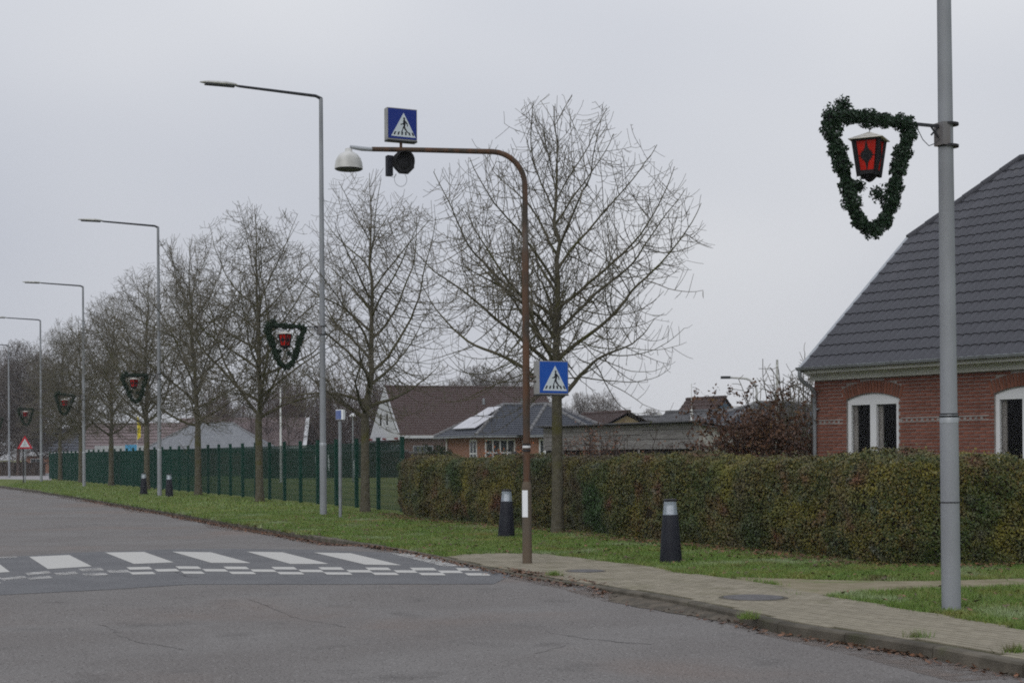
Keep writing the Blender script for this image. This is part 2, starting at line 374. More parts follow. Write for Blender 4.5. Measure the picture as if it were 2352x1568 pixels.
# resample smoothly
def resample(P, step):
    out_ = []; 
    for a, b in zip(P[:-1], P[1:]):
        n = max(1, int((b - a).length / step))
        for i in range(n): out_.append(a.lerp(b, i / n))
    out_.append(P[-1]); return out_
def sstep(a, b, x):
    t = min(1, max(0, (x - a) / (b - a))); return t * t * (3 - 2 * t)
def road_z(x, y):
    yy = y + .15 * min(0, x + 5)
    s0 = 16.2 + 1.9 * sstep(-4.5, -.8, x); return -.10 + .09 * sstep(s0, s0 + 1.3, yy) * (1 - sstep(28.0, 30.5, yy))
XS = np.concatenate([np.arange(-150, -24, 6), np.arange(-24, 9, .5)]); YS = np.concatenate([np.arange(-6, 17, 2), np.arange(17, 32, .25), np.arange(32, 380, 8)])
V = np.array([(x, y, road_z(x, y)) for y in YS for x in XS]); nx = len(XS)
F = np.array([(j * nx + i, j * nx + i + 1, (j + 1) * nx + i + 1, (j + 1) * nx + i) for j in range(len(YS) - 1) for i in range(nx - 1)])
tag(link('road', np_mesh('road', V, F, MT['asphalt'], smooth=True)), 'grey asphalt road with zebra crossing', kind='structure')
# land to the right of the kerb
g = MB(); g.poly([(p.x, p.y, 0) for p in KERB[::-1]] + [(KERB[0].x - 200, 2200, 0), (1500, 2200, 0), (1500, -40, 0), (KERB[-1].x, -40, 0)])
tag(g.build('lawn', MT['lawn']), 'mown grass verge', kind='structure')
g = MB(); L = [p - RN * 9.5 for p in (KERB[0], KERB[2], KERB[-1])]
g.poly([(L[0].x, L[0].y, 0), (L[1].x, L[1].y, 0), (L[2].x, L[2].y, 0), (L[2].x, -60, 0), (-1500, -60, 0), (-1500, 2200, 0), (L[0].x - 260, 2200, 0)])
g.build('ground', MT['field'])['kind'] = 'structure'
g = MB(); g.poly([(-1500, -60, -.25), (1500, -60, -.25), (1500, 2200, -.25), (-1500, 2200, -.25)]); g.build('terrain', MT['soil'])['kind'] = 'structure'
# playing field behind the fence
g = MB(); g.poly([(-3.5, 47, .004), (40, 50, .004), (40, 130, .004), (-38, 130, .004)]); g.build('school_lawn', MT['field'])['kind'] = 'structure'
g = MB(); g.poly([G(-150, 1097, .006), G(118, 1102, .006), G(118, 1082, .006), G(-150, 1080, .006)]); g.build('side_road', MT['side_asphalt'])['kind'] = 'structure'

# patch of newer asphalt and markings
def C8(x, y): return (x * .5127, 1205.9 + y * .5125)       # crop of the crossing -> picture
ZP = -.006; ZM = -.002
def GZ(q, z): p = G(q[0], q[1], z); return (p.x, p.y, z)
g = MB(); up = [C8(*q) for q in ((-300, 165), (0, 143), (345, 122), (770, 106), (1050, 104), (1400, 108), (1760, 122), (1960, 150), (2130, 178))]
dn = [C8(*q) for q in ((2290, 224), (2210, 262), (1500, 263), (840, 264), (500, 286), (0, 311), (-300, 335))]
g.poly([GZ(q, ZP) for q in up + dn]); g.build('road_patch', MT['asphalt_patch'])['kind'] = 'structure'
zebra = thing('zebra_crossing', G(500, 1285, 0), 'white zebra crossing bars painted across the road', 'crossing')
del zebra['category']; del zebra['label']; zebra['kind'] = 'structure'
zl = Vector(zebra.location)
def mark(name, q, m_='marking', z=ZM):
    g = MB(); g.poly([Vector(GZ(C8(*p), z)) - zl for p in q]); return g.build(name, MT[m_], zebra)
for q in [((-140, 160), (-25, 156), (45, 208), (-50, 214)), ((130, 140), (310, 132), (412, 183), (215, 195)), ((470, 121), (645, 118), (778, 165), (600, 172)),
          ((770, 117), (945, 120), (1125, 168), (945, 167)), ((1105, 117), (1265, 120), (1475, 172), (1300, 172)), ((1405, 121), (1570, 124), (1800, 178), (1635, 175))]:
    mark('crossing_bar', q)
mark('crossing_bar', ((1745, 124), (1860, 127), (2120, 180), (1985, 183)), 'marking_worn')
mark('edge_line', ((-60, 143), (75, 139), (78, 143), (-60, 148)), 'marking_worn')
A = [(565, 675), (785, 895), (1000, 1110), (1215, 1325), (1425, 1535), (1635, 1745), (1835, 1950), (2040, 2145)]
B = [(690, 795), (905, 1013), (1120, 1230), (1335, 1442), (1550, 1660), (1762, 1862), (1960, 2065)]
Cc = [(590, 700), (820, 920), (1035, 1150), (1250, 1366), (1460, 1582), (1675, 1790), (1885, 2000), (2092, 2200)]
def rowy(x, k):        # top line of row k of the chequered give-way marking
    base = 182.5 + .0063 * max(0, x - 785) + .021 * max(0, 785 - x) + .00012 * max(0, 500 - x) ** 2 * .9
    return base + (0, 11.5, 22.5, 33)[k]
def chk(x0, x1, k, m_='marking'):
    s = 17; mark('crossing_square', ((x0, rowy(x0, k)), (x1, rowy(x1, k)), (x1 + s, rowy(x1 + s, k + 1)), (x0 + s, rowy(x0 + s, k + 1))), m_)
for a, b in A: chk(a, b - 8, 0)
for a, b in B: chk(a, b - 6, 1)
for a, b in Cc: chk(a - 12, b - 18, 2)
for a, b, k in ((475, 570, 1), (350, 450, 0), (365, 470, 2), (240, 335, 1), (110, 215, 0), (120, 220, 2), (0, 105, 1), (-110, -10, 0), (-110, -10, 2)): chk(a, b, k, 'marking_worn')

# kerb: single stones along the near stretch
kerb = thing('kerb', (KERB[-6].x, KERB[-6].y, 0), None, None); kerb['kind'] = 'structure'
kl = Vector(kerb.location)
KS = resample(KERB[2:-1], .25)
acc = 0; stones = []; cur = [KS[-1]]
for p in reversed(KS[:-1]):
    acc += (p - cur[-1]).length; cur.append(p)
    if acc >= .92: stones.append(cur); cur = [p]; acc = 0
rest = MB()
def kz(p):
    return -.0 if not (19.6 < p.y < 29.5) else -.0 
for k, st in enumerate(stones):
    far = st[0].y > 62
    g = rest if far else MB(); a, b = st[0], st[-1]; d = (b - a).normalized(); n = Vector((d.y, -d.x))
    if n.dot(RN) > 0: n = -n
    gap = .006; a = a + d * gap; b = b - d * gap
    zt = .012 + random.uniform(-.004, .004); zb = -.2; w0 = .0; w1 = -.13
    if 19.8 < a.y < 27.5: zt = .002
    pts = [a + n * .01, b + n * .01, b + n * w1, a + n * w1]
    for q in ([Vector((p.x, p.y, zb)) - kl for p in pts],):
        top = [Vector((q[0].x, q[0].y, zt - .018)), Vector((q[1].x, q[1].y, zt - .018)), Vector((q[1].x - n.x * .02, q[1].y - n.y * .02, zt)), Vector((q[0].x - n.x * .02, q[0].y - n.y * .02, zt)),
               Vector((q[2].x, q[2].y, zt)), Vector((q[3].x, q[3].y, zt))]
        i0 = len(g.v); g.v += [tuple(x) for x in (q[0], q[1], q[2], q[3], top[0], top[1], top[2], top[3], top[4], top[5])]
        for fc in ((0, 1, 5, 4), (4, 5, 6, 7), (7, 6, 8, 9), (2, 3, 9, 8), (0, 4, 7, 9, 3), (1, 2, 8, 6, 5)): g.face([i0 + t for t in fc])
    if not far: g.build('kerb_stone', MT['kerb_concrete'], kerb)
if rest.v: rest.build('far_kerb_stones', MT['kerb_concrete'], kerb)['kind'] = 'stuff'
# dirt along the gutter, rough concrete haunch
def strip(name, pts, w0, w1, z0, z1, m_):
    g = MB(); g.smooth = True; n0 = 0
    P = []
    for i, p in enumerate(pts):
        d = (pts[min(i + 1, len(pts) - 1)] - pts[max(i - 1, 0)]).normalized(); n = Vector((d.y, -d.x))
        if n.dot(RN) > 0: n = -n
        wv = w1(i / (len(pts) - 1)) if callable(w1) else w1
        a = p + n * w0; b = p + n * wv; P.append((a, b))
    for a, b in P:
        za = z0 if z0 is not None else road_z(a.x, a.y) + .003; zb = z1 if z1 is not None else road_z(b.x, b.y) + .003
        g.v.append((a.x, a.y, za)); g.v.append((b.x, b.y, zb))
    for i in range(len(P) - 1): g.face([2 * i, 2 * i + 1, 2 * i + 3, 2 * i + 2])
    o = g.build(name, MT[m_]); o['kind'] = 'structure'; return o
random.seed(3)
strip('gutter_dirt', resample([G(*p).xy for p in KERB_PX], .4), .02, lambda t: .38 + .3 * math.sin(t * 61) * math.sin(t * 23 + 1), None, None, 'dirt_edge')
hp = resample([G(*p).xy for p in ((1290, 1336), (1455, 1359.5), (1609, 1387.6), (1701, 1410))], .2)
strip('kerb_haunch', hp, .012, lambda t: .015 + .30 * max(0, math.sin(PI * min(1, max(0, t)))) ** .7 * (1 + .12 * math.sin(t * 37)), -.04, -.094, 'rough_concrete')

# pavement, footpath
PAVE_UP = [(1030, 1279), (1060, 1274), (1130, 1271), (1230, 1271), (1330, 1281), (1390, 1290), (1500, 1301), (1560, 1316), (1660, 1326), (1760, 1340), (1860, 1362), (1940, 1376), (2000, 1385), (2080, 1400), (2180, 1416), (2352, 1446), (2620, 1492)]
kk = [k for k in KERB if k.y < 25.5]
pave = [G(*p).xy for p in PAVE_UP]
pin = []
for i, k in enumerate(kk):
    d = (kk[min(i + 1, len(kk) - 1)] - kk[max(i - 1, 0)]).normalized(); n = Vector((d.y, -d.x))
    if n.dot(RN) < 0: n = -n
    pin.append(k + n * .13)
PAVE = pave + pin[::-1][1:]
g = MB(); g.poly([(p.x, p.y, .004) for p in PAVE]); pv = g.build('pavement', MT['paving_joint']); pv['kind'] = 'structure'
# the path beyond the verge
PATH = [G(*p).xy for p in ((1655, 1324), (1740, 1327), (1900, 1332), (2050, 1335), (2200, 1333), (2352, 1328), (2700, 1322), (2700, 1342), (2352, 1347), (2200, 1351), (2060, 1356), (1960, 1362), (1900, 1368), (1850, 1367), (1760, 1348), (1680, 1333))]
g = MB(); g.poly([(p.x, p.y, .007) for p in PATH]); g.build('footpath', MT['sandy_path'])['kind'] = 'structure'
# pavers
pu = (KERB[-3] - KERB[14]).normalized(); pn = Vector((-pu.y, pu.x)); pa = math.atan2(pu.y, pu.x)
pts = np.array([(p.x, p.y) for p in PAVE]); o2 = KERB[14]
cells = []
for i in range(-90, 170):
    for j in range(-90, 90):
        off = .1 if j % 2 else 0
        c = o2 + pu * (i * .2 + off) + pn * (j * .1); cells.append((c.x, c.y))
cells = np.array(cells); ok = pip(cells, PAVE)
for q in (.085, -.085):
    ok &= pip(cells + np.array([pu.x, pu.y]) * q, PAVE)
for q in (.035, -.035):
    ok &= pip(cells + np.array([pn.x, pn.y]) * q, PAVE)
cells = cells[ok]
def inframe(x, y): return abs(x / y) < .338 and y > 11.2
order = sorted(range(len(cells)), key=lambda i: cells[i][1] + (0 if inframe(*cells[i]) else 100))
pm = MB(); pm.box(-.0945, .0945, -.0445, .0445, -.02, .010)
pm.v = [(x * (1 if z < 0 else .985), y * (1 if z < 0 else .97), z) for x, y, z in pm.v]
pme = pm.mesh('paver', MT['paving']); 
restV = []; restF = []; restR = []
pvz = .004
for n_, i in enumerate(order):
    x, y = cells[i]; dz = random.uniform(-.0015, .002); tilt = random.uniform(-.006, .006)
    if n_ < 300: link('paver', pme, pv, (x, y, pvz + dz), (tilt, random.uniform(-.006, .006), pa + random.uniform(-.012, .012)))
    else:
        b0 = len(restV); ca, sa = math.cos(pa), math.sin(pa)
        for vx, vy, vz in pm.v: restV.append((x + ca * vx - sa * vy, y + sa * vx + ca * vy, pvz + dz + vz))
        for fc in pm.f[1:]: restF.append([b0 + t for t in fc]); restR.append(random.random())
        r0 = random.random(); restR[-5:] = [r0] * 5
if restV: tag(link('far_pavers', np_mesh('far_pavers', np.array(restV), np.array(restF), MT['paving'], restR), pv), kind='stuff')
def manhole(px, py, r, label):
    p = G(px, py, .012); t = thing('manhole_cover', (p.x, p.y, .008), label, 'manhole cover')
    MB().lathe([(r, 0), (r, .006), (r * .98, .008)], 28).build('rim', MT['kerb_concrete'], t)
    MB().lathe([(r * .86, .004), (r * .86, .013), (r * .84, .014)], 28).build('lid', MT['manhole'], t)
manhole(1730, 1372, .4, 'large round dark manhole cover in the paving near the grass corner')
manhole(1345, 1311, .3, 'smaller faint manhole cover in the paving right of the rusty crossing pole')

# ------------------------------------------------------------------ street furniture
PA = math.atan2(-.3857, -.9226)                # local +x points across the road
def lamp_post(me_only=None):
    t = thing('street_lamp', (0, 0, 0), 'x', 'street lamp', PA, 'street lamps along the verge')
    g = MB(); g.smooth = True; g.tube([(0, 0, -.3), (0, 0, 2.0)], [.100, .096], 16, False); g.tube([(0, 0, 2.02), (0, 0, 6), (0, 0, 11.72), (0, 0, 11.8)], [.090, .076, .056, .054], 14); g.build('pole', MT['galvanised'], t)
    g = MB(); g.smooth = True; g.tube([(0, 0, 1.97), (0, 0, 2.03), (0, 0, 2.06)], [.099, .099, .091], 16); g.build('collar', MT['verge_metal'], t)
    g = MB(); g.smooth = True; g.tube([(-.02, 0, 11.78), (.15, 0, 11.85), (2.3, 0, 11.93), (2.42, 0, 11.94)], [.05, .044, .036, .03], 10); g.build('arm', MT['dark_metal'], t)
    g = MB(); g.smooth = True
    n0 = 0; prof = [(2.38, .035, .03), (2.44, .1, .06), (2.7, .135, .085), (3.05, .13, .08), (3.3, .09, .05), (3.42, .03, .02)]
    for x, wd, h in prof:
        for j in range(12):
            a = 2 * PI * j / 12; z = math.sin(a) * h; z = z if z > 0 else z * .35
            g.v.append((x, math.cos(a) * wd, 11.95 + z))
    for i in range(len(prof) - 1):
        for j in range(12): g.face([i * 12 + j, i * 12 + (j + 1) % 12, (i + 1) * 12 + (j + 1) % 12, (i + 1) * 12 + j])
    g.face(list(range(12))); g.face(list(range(60, 72)))
    hd = g.build('lamp_head', MT['dome_white'], t)
    g = MB(); g.box(2.46, 3.28, -.09, .09, 11.895, 11.925); g.build('lens', MT['dark_metal'], hd)
    return t
LR = [-.124, -.2314, -.2809, -.309, -.33]
lp0 = G(2185, 1400); lamps = []
LL = [(lp0.x, lp0.y)] + [(12.98 - .425 * (12.98 / (r + .425)), 12.98 / (r + .425)) for r in LR]
LLab = ['galvanised lamp post nearest the camera, in front of the brick house and hedge', 'tall grey street lamp left of the crossing, beside the thin blue box post',
        'grey street lamp between the two small distant bollards', 'grey street lamp in front of the dense part of the green fence', 'grey street lamp just right of the red triangle sign',
        'leftmost and most distant grey street lamp at the picture edge']
proto = lamp_post()
for i, (x, y) in enumerate(LL):
    o = proto if i == 0 else copy_tree(proto)
    o.location = (x, y, 0); o['label'] = LLab[i]; lamps.append(o)
lamps[0].rotation_euler = (0, -.006, PA)
lamps[0].rotation_euler = (Matrix.Rotation(-.006, 3, 'Y') @ Matrix.Rotation(PA, 3, 'Z')).to_euler()
for z, th in ((2.03, .02), (2.06, .012), (1.13, .012)):
    g = MB(); g.smooth = True; r = .101 if z < 2.045 else .097; g.tube([(0, 0, z), (0, 0, z + th)], r, 18); g.build('strap', MT['black_plastic'], lamps[0])

# garland and lantern
GP = [(1130, 290), (900, 290), (700, 285), (500, 270), (400, 300), (420, 480), (490, 700), (545, 900), (600, 1120), (680, 1290), (790, 1350), (890, 1270), (965, 1050), (1010, 850), (1050, 650), (1110, 480), (1150, 350), (1130, 290)]
GL = [Vector(((1520 - a) * .00118, 0, (295 - b) * .00109)) for a, b in GP]
def along(P, n):
    L_ = [0]
    for a, b in zip(P[:-1], P[1:]): L_.append(L_[-1] + (b - a).length)
    T = [L_[-1] * i / n for i in range(n)]; o = []
    k = 0
    for t in T:
        while L_[k + 1] < t: k += 1
        o.append(P[k].lerp(P[k + 1], (t - L_[k]) / (L_[k + 1] - L_[k])))
    return o
def garland_things():
    t = thing('christmas_garland', (0, 0, 5.22), 'x', 'garland', PA, 'christmas garlands on the lamp posts')
    core = along(GL, 60)
    g = MB(); g.smooth = True; g.tube(core + [core[0]], .03, 6); g.build('wire_frame', MT['lantern_black'], t)
    P = []; N = []
    for i in range(15000):
        k = random.randrange(60); c = core[k].lerp(core[(k + 1) % 60], random.random())
        tl = 1 + .22 * math.sin(k * 1.9) + .18 * math.sin(k * .83 + 2)
        if 3 * 60 / 17 < k < 5 * 60 / 17 + 2: tl *= 1.3
        r = .080 * tl * math.sqrt(random.uniform(.08, 1)); a = random.uniform(0, 2 * PI)
        tan = (core[(k + 1) % 60] - core[k - 1]).normalized(); e1 = Vector((0, 1, 0)); e2 = tan.cross(e1)
        off = e1 * math.cos(a) * r + e2 * math.sin(a) * r; P.append(c + off); N.append(off.normalized())
    for cx, cz in ((835, 985), (520, 170), (655, 930)):                     # loose sprigs
        c = Vector(((1520 - cx) * .00118, 0, (295 - cz) * .00109))
        for i in range(260): P.append(c + Vector([random.gauss(0, .032) for _ in range(3)])); N.append(Vector((0, 0, 1)))
    me = leaf_mesh('needles', np.array([tuple(p) for p in P]), .019, MT['garland_needle'], np.array([tuple(n) for n in N]), 1.2, .5)
    link('foliage', me, t)['kind'] = 'stuff'
    g = MB(); g.bar((.06, 0, 0), (.5, 0, 0), .03, .03); g.bar((.09, 0, -.15), (.2, 0, -.01), .015, .015); g.bar((.09, .0, .02), (.2, 0, -.16 + .06), .015, .015); g.build('arm', MT['dark_metal'], t)
    g = MB(); g.box(.03, .115, -.075, .075, -.2, .04); g.build('clamp', MT['pole_brown_stain'], t)
    for z in (.03, -.2):
        g = MB(); g.smooth = True; g.tube([(0, 0, z - .012), (0, 0, z + .012)], .1, 16); g.build('band', MT['black_plastic'], t)
    g = MB(); g.tube([(.1, .02, -.12), (.17, .02, -.19), (.24, .02, -.22), (.31, .02, -.16), (.37, .02, -.05)], .005, 4); g.build('cable', MT['dark_metal'], t)
    ya = math.atan2(-.89, -.45) - PI / 2 * 3     # front normal is local -y
    ln = thing('lantern', (0, 0, 0), 'x', 'lantern', math.atan2(-.89, -.45) + PI / 2, 'red lanterns hanging in the garlands')
    wt, wb, zt, zb = .285 / 2, .187 / 2, -.235, -.60
    g = MB(); g.prism([(-.195, -.195, -.235), (.195, -.195, -.235), (.195, .195, -.235), (-.195, .195, -.235)], (0, 0, .008))
    g.v += [(-.19, -.19, -.226), (.19, -.19, -.226), (.19, .19, -.226), (-.19, .19, -.226), (0, 0, -.135)]; b0 = len(g.v) - 5
    for i in range(4): g.face([b0 + i, b0 + (i + 1) % 4, b0 + 4])
    g.build('roof', MT['lantern_top'], ln)
    g = MB(); g.tube([(0, 0, -.16), (.01, 0, -.1), (0, 0, -.05)], .005, 5); g.build('hook', MT['dark_metal'], ln)
    cs = [(-1, -1), (1, -1), (1, 1), (-1, 1)]
    g = MB()
    for a, b in cs: g.bar((a * wt, b * wt, zt), (a * wb, b * wb, zb - .04), .04, .04)
    for i in range(4):
        a, b = cs[i], cs[(i + 1) % 4]
        g.bar((a[0] * wt, a[1] * wt, zt + .005), (b[0] * wt, b[1] * wt, zt + .005), .03, .045)
        g.bar((a[0] * wb, a[1] * wb, zb), (b[0] * wb, b[1] * wb, zb), .03, .045)
    g.build('frame', MT['lantern_black'], ln)
    g = MB(); g.lathe([(.01, -.70), (.045, -.685), (.085, -.65), (.13, -.61), (.13, -.6)], 4, Matrix.Rotation(PI / 4, 4, 'Z')); g.build('base', MT['lantern_black'], ln)
    for i in range(4):
        a, b = cs[i], cs[(i + 1) % 4]
        q = [Vector((a[0] * wt, a[1] * wt, zt)), Vector((b[0] * wt, b[1] * wt, zt)), Vector((b[0] * wb, b[1] * wb, zb)), Vector((a[0] * wb, a[1] * wb, zb))]
        nn = (q[1] - q[0]).cross(q[3] - q[0]).normalized()
        if nn.dot((q[0] + q[2]) / 2 - Vector((0, 0, (zt + zb) / 2))) < 0: nn = -nn
        g = MB(); g.prism(q, -nn * .006); pane = g.build('pane', MT['lantern_red'], ln)
        def P2(u, v): return q[0].lerp(q[1], u).lerp(q[3].lerp(q[2], u), v) + nn * .002
        star = []
        for k in range(32):
            an = 2 * PI * k / 32
            if k in (8, 24): du, dv = 0, .49 * (1 if k == 8 else -1)
            elif k in (0, 16): du, dv = .40 * (1 if k == 0 else -1), 0
            elif k in (7, 9, 23, 25): du, dv = (.085 if k in (7, 25) else -.085), (.2 if k in (7, 9) else -.2)
            elif k % 2 == 0: du, dv = .33 * math.cos(an), .33 * math.sin(an) * .64
            else: du, dv = .25 * math.cos(an), .25 * math.sin(an) * .64
            star.append(P2(.5 + du, .5 - dv))
        g = MB(); g.prism(star, nn * .003); g.build('star', MT['lantern_black'], pane)
    return t, ln
gproto, lproto = garland_things()
GLab = ['large evergreen heart-shaped garland on the nearest lamp post', 'evergreen garland hung on the lamp post left of the crossing sign', 'small evergreen garland against a trunk, above the pair of distant bollards',
        'small tilted evergreen garland left of the third lamp post', 'tiny evergreen garland above the red triangle sign', 'evergreen garland cut by the left picture edge']
LnLab = ['large black and red star lantern hanging beside the nearest post', 'red lantern with white top left of the crossing sign pole', 'small red lantern above the distant bollards, near the flag', 
         'small dark red lantern left of the third lamp post', 'tiny red lantern above the red triangle sign', 'red lantern at the very left picture edge']
GX = Vector((math.cos(PA), math.sin(PA), 0))
for i, (x, y) in enumerate(LL):
    o = gproto if i == 0 else copy_tree(gproto); l = lproto if i == 0 else copy_tree(lproto)
    z = 5.09 if i == 0 else 5.32
    o.location = (x, y, z); sx_ = 1.12 if i == 0 else 1.2; o.scale = (sx_, 1, 1); p = Vector((x, y, z)) + GX * .9 * sx_; l.location = p; l.scale = (.9, .9, .92)
    if i in (2, 3, 4, 5): o.rotation_euler = ((0, .05, -.04, .03)[i - 2], (.05, -.08, .03, .02)[i - 2], PA); 
    o['label'] = GLab[i]; l['label'] = LnLab[i]

# crossing pole (rusty) with arm
pb = G(1211, 1295); bx, by = pb.x, pb.y
AD = Vector((-.97, -.24, 0)).normalized()
cp = thing('crossing_pole', (bx, by, 0), 'rust brown bent steel pole reaching over the zebra crossing', 'pole', math.atan2(AD.y, AD.x))
g = MB(); g.smooth = True; g.tube([(0, 0, -.3), (0, 0, 1.18)], .074, 16, False); g.tube([(0, 0, 1.18), (0, 0, 1.26)], [.074, .058], 16, False); g.build('base_section', MT['pole_base'], cp)
g = MB(); g.smooth = True; g.tube([(0, 0, 1.2), (0, 0, 3.0), (0, 0, 4.8), (0, 0, 4.86)], [.056, .055, .053, .044], 14)
arc = [(.5 - .5 * math.cos(a), 0, 5.77 + .5 * math.sin(a)) for a in [PI / 2 * k / 8 for k in range(9)]]
g.tube([(0, 0, 4.84)] + arc + [(1.6, 0, 6.25), (2.35, 0, 6.23)], [.043] * 6 + [.042] * 4 + [.038, .036], 12); g.build('upper_section', MT['rust'], cp)
g = MB(); g.smooth = True; g.tube([(2.33, 0, 6.225), (2.5, 0, 6.23), (2.68, 0, 6.25)], [.03, .034, .026], 10); g.build('end_bracket', MT['verge_metal'], cp)
for z, r, m_ in ((1.72, .064, 'black_plastic'), (1.775, .062, 'window_white'), (1.81, .064, 'black_plastic')):
    g = MB(); g.smooth = True; g.tube([(0, 0, z), (0, 0, z + (.03 if m_ != 'window_white' else .035))], r, 16); g.build('band', MT[m_], cp)
# white marker plate
th0 = math.radians(50)
g = MB(); n = 9; prof = []
for j in range(n + 1):
    a = th0 - .62 + 1.24 * j / n; prof.append((.082 * math.cos(a), .082 * math.sin(a)))
outer = prof + [(x * .955, y * .955) for x, y in prof[::-1]]
g.prism([(x, y, .72) for x, y in outer], (0, 0, .41)); tag(g.build('marker_plate', MT['white_plastic'], loc=(bx, by, 0), rot=(0, 0, math.atan2(AD.y, AD.x))), 'white curved marker plate strapped low on the rusty pole', 'plate')
# dome lamp at the end of the arm
e = Vector((bx, by, 0)) + AD * 2.70
dl = thing('dome_lamp', (e.x, e.y, 5.92), 'white half-dome lamp hanging from the end of the rusty arm', 'lamp')
g = MB(); g.smooth = True; g.lathe([(.21, 0), (.209, .03), (.2, .10), (.178, .16), (.14, .21), (.085, .245), (.06, .255), (.05, .30), (.03, .31)], 26); g.build('shade', MT['dome_white'], dl)
g = MB(); g.lathe([(.19, -.012), (.197, -.004), (.197, .004)], 26); g.build('lens', MT['dark_metal'], dl)

# crossing signs
FIG = [(720, 580), (745, 575), (790, 630), (815, 665), (822, 725), (803, 730), (797, 682), (772, 652), (766, 690), (760, 720), (757, 750), (792, 815), (832, 862), (838, 880), (800, 868), (750, 812), (727, 768), (706, 805), (695, 868), (700, 892), (664, 888), (672, 850), (689, 800), (705, 750), (720, 715), (722, 690), (690, 692), (657, 703), (648, 688), (685, 670), (710, 655), (710, 610)]
def crossing_sign(name, loc, rz, w_, h_, dp, blue, label):
    t = thing(name, loc, label, 'sign', rz)           # face looks along local -y, origin at bottom centre
    g = MB(); g.box(-w_ / 2, w_ / 2, 0, dp, 0, h_); g.build('case', MT['sign_case'], t)
    g = MB(); e_ = .012; g.box(-w_ / 2 + e_, w_ / 2 - e_, -.006, 0, e_ + .006, h_ - e_); fc = g.build('face', MT[blue], t)
    g = MB(); g.box(-w_ / 2, w_ / 2, -.012, dp, -.02, .001 - .003); g.build('bottom_trim', MT['dark_metal'], t)
    def M_(x, y, d): return Vector(((x - 352) / 688 * w_ - w_ / 2, -.006 - d, (1045 - y) / 725 * h_))
    g = MB(); g.prism([M_(437, 965, .0), M_(1003, 972, .0), M_(725, 422, .0)], (0, -.002, 0)); tr = g.build('triangle', MT['sign_white'], fc)
    g = MB(); g.prism([M_(x, y, .002) for x, y in FIG], (0, -.002, 0))
    g.prism([M_(735 + 23 * math.cos(a), 550 + 25 * math.sin(a), .002) for a in [2 * PI * k / 14 for k in range(14)]], (0, -.002, 0))
    g.build('walking_figure', MT['sign_black'], fc)
    for x, s in ((520, 16), (606, 10), (690, 4), (772, -4), (855, -10), (936, -16)):
        g = MB(); g.prism([M_(x - 18 - s, 930, .002), M_(x + 18 - s, 930, .002), M_(x + 18 + s, 860, .002), M_(x - 18 + s, 860, .002)], (0, -.0015, 0)); g.build('stripe', MT['sign_black'], fc)
    return t
SZ = math.atan2(-.905, .425) + PI / 2
zb = DY(1268, 903, by - .1).z
sp = DY(1272, 905, by - .12)
s1 = crossing_sign('crossing_sign', (sp.x, sp.y, sp.z), SZ, .50, .505, .18, 'sign_blue', 'bright blue pedestrian crossing sign box low on the right side of the rusty pole')
g = MB(); g.smooth = True
inv = Matrix.Rotation(-SZ, 3, 'Z'); rel = inv @ Vector((bx - sp.x, by - sp.y, 0))
g.tube([(rel.x, rel.y, .2), (-.25, .1, .2)], .016, 8); g.tube([(rel.x, rel.y, .27), (-.25, .1, .27)], .012, 8); g.build('bracket', MT['rust'], s1)
t_arm = 1.89
ap = Vector((bx, by, 0)) + AD * t_arm
s2 = crossing_sign('crossing_sign', (ap.x, ap.y - .02, 6.38), SZ, .475, .475, .13, 'sign_blue_dark', 'dark blue pedestrian crossing sign box standing on top of the rusty arm')
g = MB(); g.smooth = True; g.tube([(0, .06, -.16), (0, .06, 0)], .022, 10); g.build('stem', MT['rust'], s2)
# warning beacon
bc = thing('warning_beacon', (ap.x, ap.y - .02, 6.04), 'round black warning beacon slung under the arm below the upper crossing sign', 'beacon', SZ)
Mx = Matrix.Rotation(PI / 2, 4, 'X')
g = MB(); g.smooth = True; g.lathe([(.05, -.12), (.12, -.1), (.15, -.02), (.155, .05), (.15, .06)], 20, Mx); g.build('housing', MT['black_plastic'], bc)
g = MB(); g.prism([(.185 * math.cos(a + PI / 8), -.035, .185 * math.sin(a + PI / 8)) for a in [2 * PI * k / 8 for k in range(8)]], (0, -.012, 0)); g.build('back_plate', MT['black_plastic'], bc)
g = MB(); g.smooth = True
vis = []
for j in range(15):
    a = math.radians(-25 + 230 * j / 14); vis.append((math.cos(a), math.sin(a)))
for k, (c, s) in enumerate(vis):
    g.v += [(.15 * c, -.05, .15 * s), (.155 * c, -.05 - .13 * (.45 + .55 * max(0, s)), .155 * s), (.146 * c, -.05, .146 * s), (.151 * c, -.05 - .13 * (.45 + .55 * max(0, s)), .151 * s)]
for k in range(14):
    a = 4 * k; b = 4 * (k + 1); g.face([a, a + 1, b + 1, b]); g.face([a + 2, b + 2, b + 3, a + 3]); g.face([a + 1, a + 3, b + 3, b + 1])
g.build('visor', MT['black_plastic'], bc)
g = MB(); g.lathe([(.13, .0), (.13, .052), (.08, .07), (.02, .075)], 20, Mx); g.build('lens', MT['lantern_black'], bc)
g = MB(); g.box(-.235, -.15, -.0, .1, -.2, .1); g.build('junction_box', MT['bollard_black'], bc)
g = MB(); g.smooth = True; g.tube([(0, .05, .1), (0, .05, .22)], .025, 8); g.build('hanger', MT['rust'], bc)
g = MB()
g.tube([(-.02 + .1 * math.cos(a), .03, -.24 + .11 * math.sin(a)) for a in [PI * .75 + 1.5 * PI * k / 12 for k in range(13)]], .0035, 4)
g.tube([(-.14 + .05 * math.cos(a), .03, -.17 + .05 * math.sin(a)) for a in [PI + PI * k / 8 for k in range(9)]], .003, 4); g.build('cable', MT['gutter_grey'], bc)

